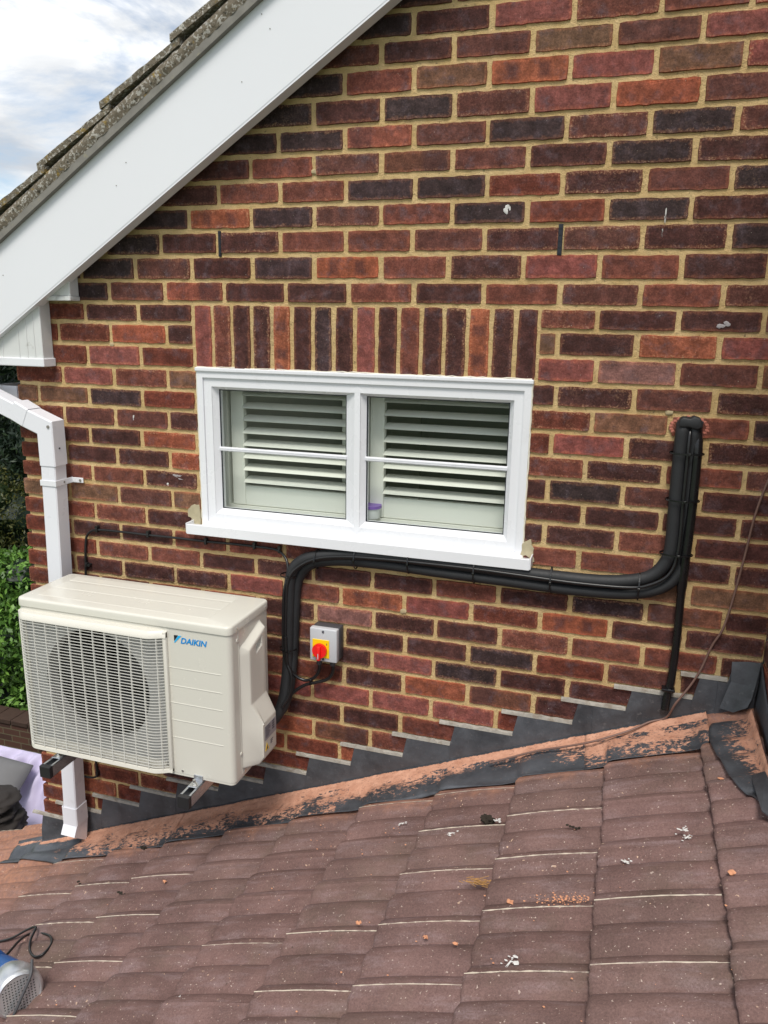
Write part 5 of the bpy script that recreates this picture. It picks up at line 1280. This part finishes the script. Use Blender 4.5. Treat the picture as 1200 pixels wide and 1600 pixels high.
shrub('conifer_tree','dark green conifer behind the left corner of the house, below the gutter','tree',(c1.x,c1.y+1,G),[((c1.x+r_.uniform(-1.4,.9),c1.y+r_.uniform(.2,1.0),z),(1.0,.7,.8)) for z in (-2.2,-1.6,-1.0,-.4,.1,.3,-.1,-.8,-1.4,-.2)],34000,.10,M_conif,1,.3)
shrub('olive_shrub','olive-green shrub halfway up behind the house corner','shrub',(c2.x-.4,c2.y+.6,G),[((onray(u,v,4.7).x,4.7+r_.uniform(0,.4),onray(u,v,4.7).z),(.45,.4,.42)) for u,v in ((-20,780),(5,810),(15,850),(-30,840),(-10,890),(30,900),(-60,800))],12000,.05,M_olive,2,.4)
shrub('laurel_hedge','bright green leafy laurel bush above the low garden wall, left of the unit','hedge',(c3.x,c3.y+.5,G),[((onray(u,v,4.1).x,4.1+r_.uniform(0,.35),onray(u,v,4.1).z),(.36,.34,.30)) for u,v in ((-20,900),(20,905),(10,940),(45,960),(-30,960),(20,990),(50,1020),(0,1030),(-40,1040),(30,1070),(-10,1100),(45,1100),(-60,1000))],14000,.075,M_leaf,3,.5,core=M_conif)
# low garden wall
gw=onray(20,1150,3.75)
m=MT('garden_brick',.9); bt=m.n('ShaderNodeTexBrick'); bt.inputs['Scale'].default_value=1; bt.inputs['Brick Width'].default_value=.225; bt.inputs['Row Height'].default_value=.075; bt.inputs['Mortar Size'].default_value=.006
bt.inputs['Color1'].default_value=(.085,.035,.022,1); bt.inputs['Color2'].default_value=(.05,.022,.016,1); bt.inputs['Mortar'].default_value=(.12,.10,.06,1)
sx3=m.n('ShaderNodeSeparateXYZ'); m.l(m.pos(),sx3.inputs[0]); cx3=m.n('ShaderNodeCombineXYZ'); m.l(sx3.outputs[0],cx3.inputs[0]); m.l(sx3.outputs[2],cx3.inputs[1]); m.l(cx3.outputs[0],bt.inputs[0]); m.color(bt.outputs[0])
obj('side_wall',SIDEW,m.m,house)
bm=BM(); box(bm,(gw.x-4,3.75,G),(gw.x+3,3.97,gw.z+.14),.01,2); gwt=tag(obj('garden_wall',bm,m.m),'low weathered brick garden wall beneath the laurel, behind the lavender sheet','wall')
for i in range(-14,12):
    bm=BM(); box(bm,(gw.x+i*.225+.004,3.735,gw.z+.142),(gw.x+(i+1)*.225-.004,3.985,gw.z+.195),.006,2); obj('coping_brick',bm,M_hole if False else simple('coping',(.045,.024,.016),.9,var=.4,sc=20) if i==-14 else bpy.data.materials['coping'],gwt)
# covered garden seat with lavender sheet, grey cushion, dark coat
M_lav=simple('lavender_cotton',(.50,.46,.63),.85,var=.06,sc=3)
bt_=onray(0,1178,2.75); zt_=bt_.z
bm=BM(); rows=[]; x0_,x1_=-6.0,-2.6
prf=[(2.95,zt_-.5),(2.92,zt_-.06),(2.86,zt_+.01),(2.76,zt_),(2.66,zt_-.10),(2.58,zt_-.25),(2.50,zt_-.36),(2.35,zt_-.42),(2.1,zt_-.44),(1.85,zt_-.45),(1.70,zt_-.50),(1.66,zt_-.62),(1.65,zt_-.8),(1.62,G+.02)]
dense=[]
for (a,b) in zip(prf,prf[1:]):
    for k in range(5): dense.append((a[0]+(b[0]-a[0])*k/5,a[1]+(b[1]-a[1])*k/5))
nx=260
for i in range(nx+1):
    x=x0_+(x1_-x0_)*i/nx; r=[]
    for j,(y,z) in enumerate(dense):
        pleat=max(0,1-abs(j-17)/13); w_=.034*pleat*math.sin(x*34+math.sin(x*5)*2+j*.12)+.030*noise.noise(Vector((x*2.2+j*.05,j*.16,0)))+.016*noise.noise(Vector((x*7+j*.25,j*.1,4)))
        r.append(bm.verts.new((x,y-w_,z+w_*.7)))
    rows.append(r)
for a,b in zip(rows,rows[1:]):
    for k in range(len(a)-1): bm.faces.new((a[k],a[k+1],b[k+1],b[k]))
tag(obj('lavender_sheet',bm,M_lav,None,180),'crumpled lavender cotton sheet draped over a garden seat at the lower left','sheet')
M_gc=simple('grey_cushion_fabric',(.15,.15,.155),.85); M_coat=simple('dark_brown_cloth',(.022,.017,.015),.8,bump=.4,bsc=30)
cc=onray(8,1222,2.42); bm=BM(); vs=box(bm,(-.5,-.5,-.5),(.5,.5,.5)); bmesh.ops.subdivide_edges(bm,edges=bm.edges,cuts=8,use_grid_fill=True)
MQ=Matrix.Translation(cc+Vector((-.18,0,.02)))@Euler((math.radians(28),.25,.25)).to_matrix().to_4x4()
for v in bm.verts:
    p_=v.co; f=(1-(2*p_.x)**4)*(1-(2*p_.y)**4); v.co=MQ@Vector((p_.x*.62,p_.y*.40,p_.z*(.02+.13*f)))
tag(obj('cushion',bm,M_gc,None,180),'dark grey cushion leaning on the lavender sheet','cushion')
cc=onray(-10,1280,2.0); bm=BM()
for i,(dx,dz,rx,rz) in enumerate(((0,.17,.20,.06),(-.02,.08,.22,.08),(.02,-.02,.24,.09),(0,-.14,.25,.12),(-.04,-.3,.26,.16))):
    r=bmesh.ops.create_uvsphere(bm,u_segments=40,v_segments=24,radius=1)
    for v in r['verts']:
        d=1+.22*noise.noise(v.co*2.2+Vector((i,0,0)))+.10*noise.noise(v.co*6+Vector((i,5,0))); v.co=Vector((v.co.x*rx*d,v.co.y*.22*d,v.co.z*rz*d))+cc+Vector((dx,0,dz))
tag(obj('dark_coat',bm,M_coat,None,180),'dark brown coat heaped in folds at the far left on the lavender sheet','coat')
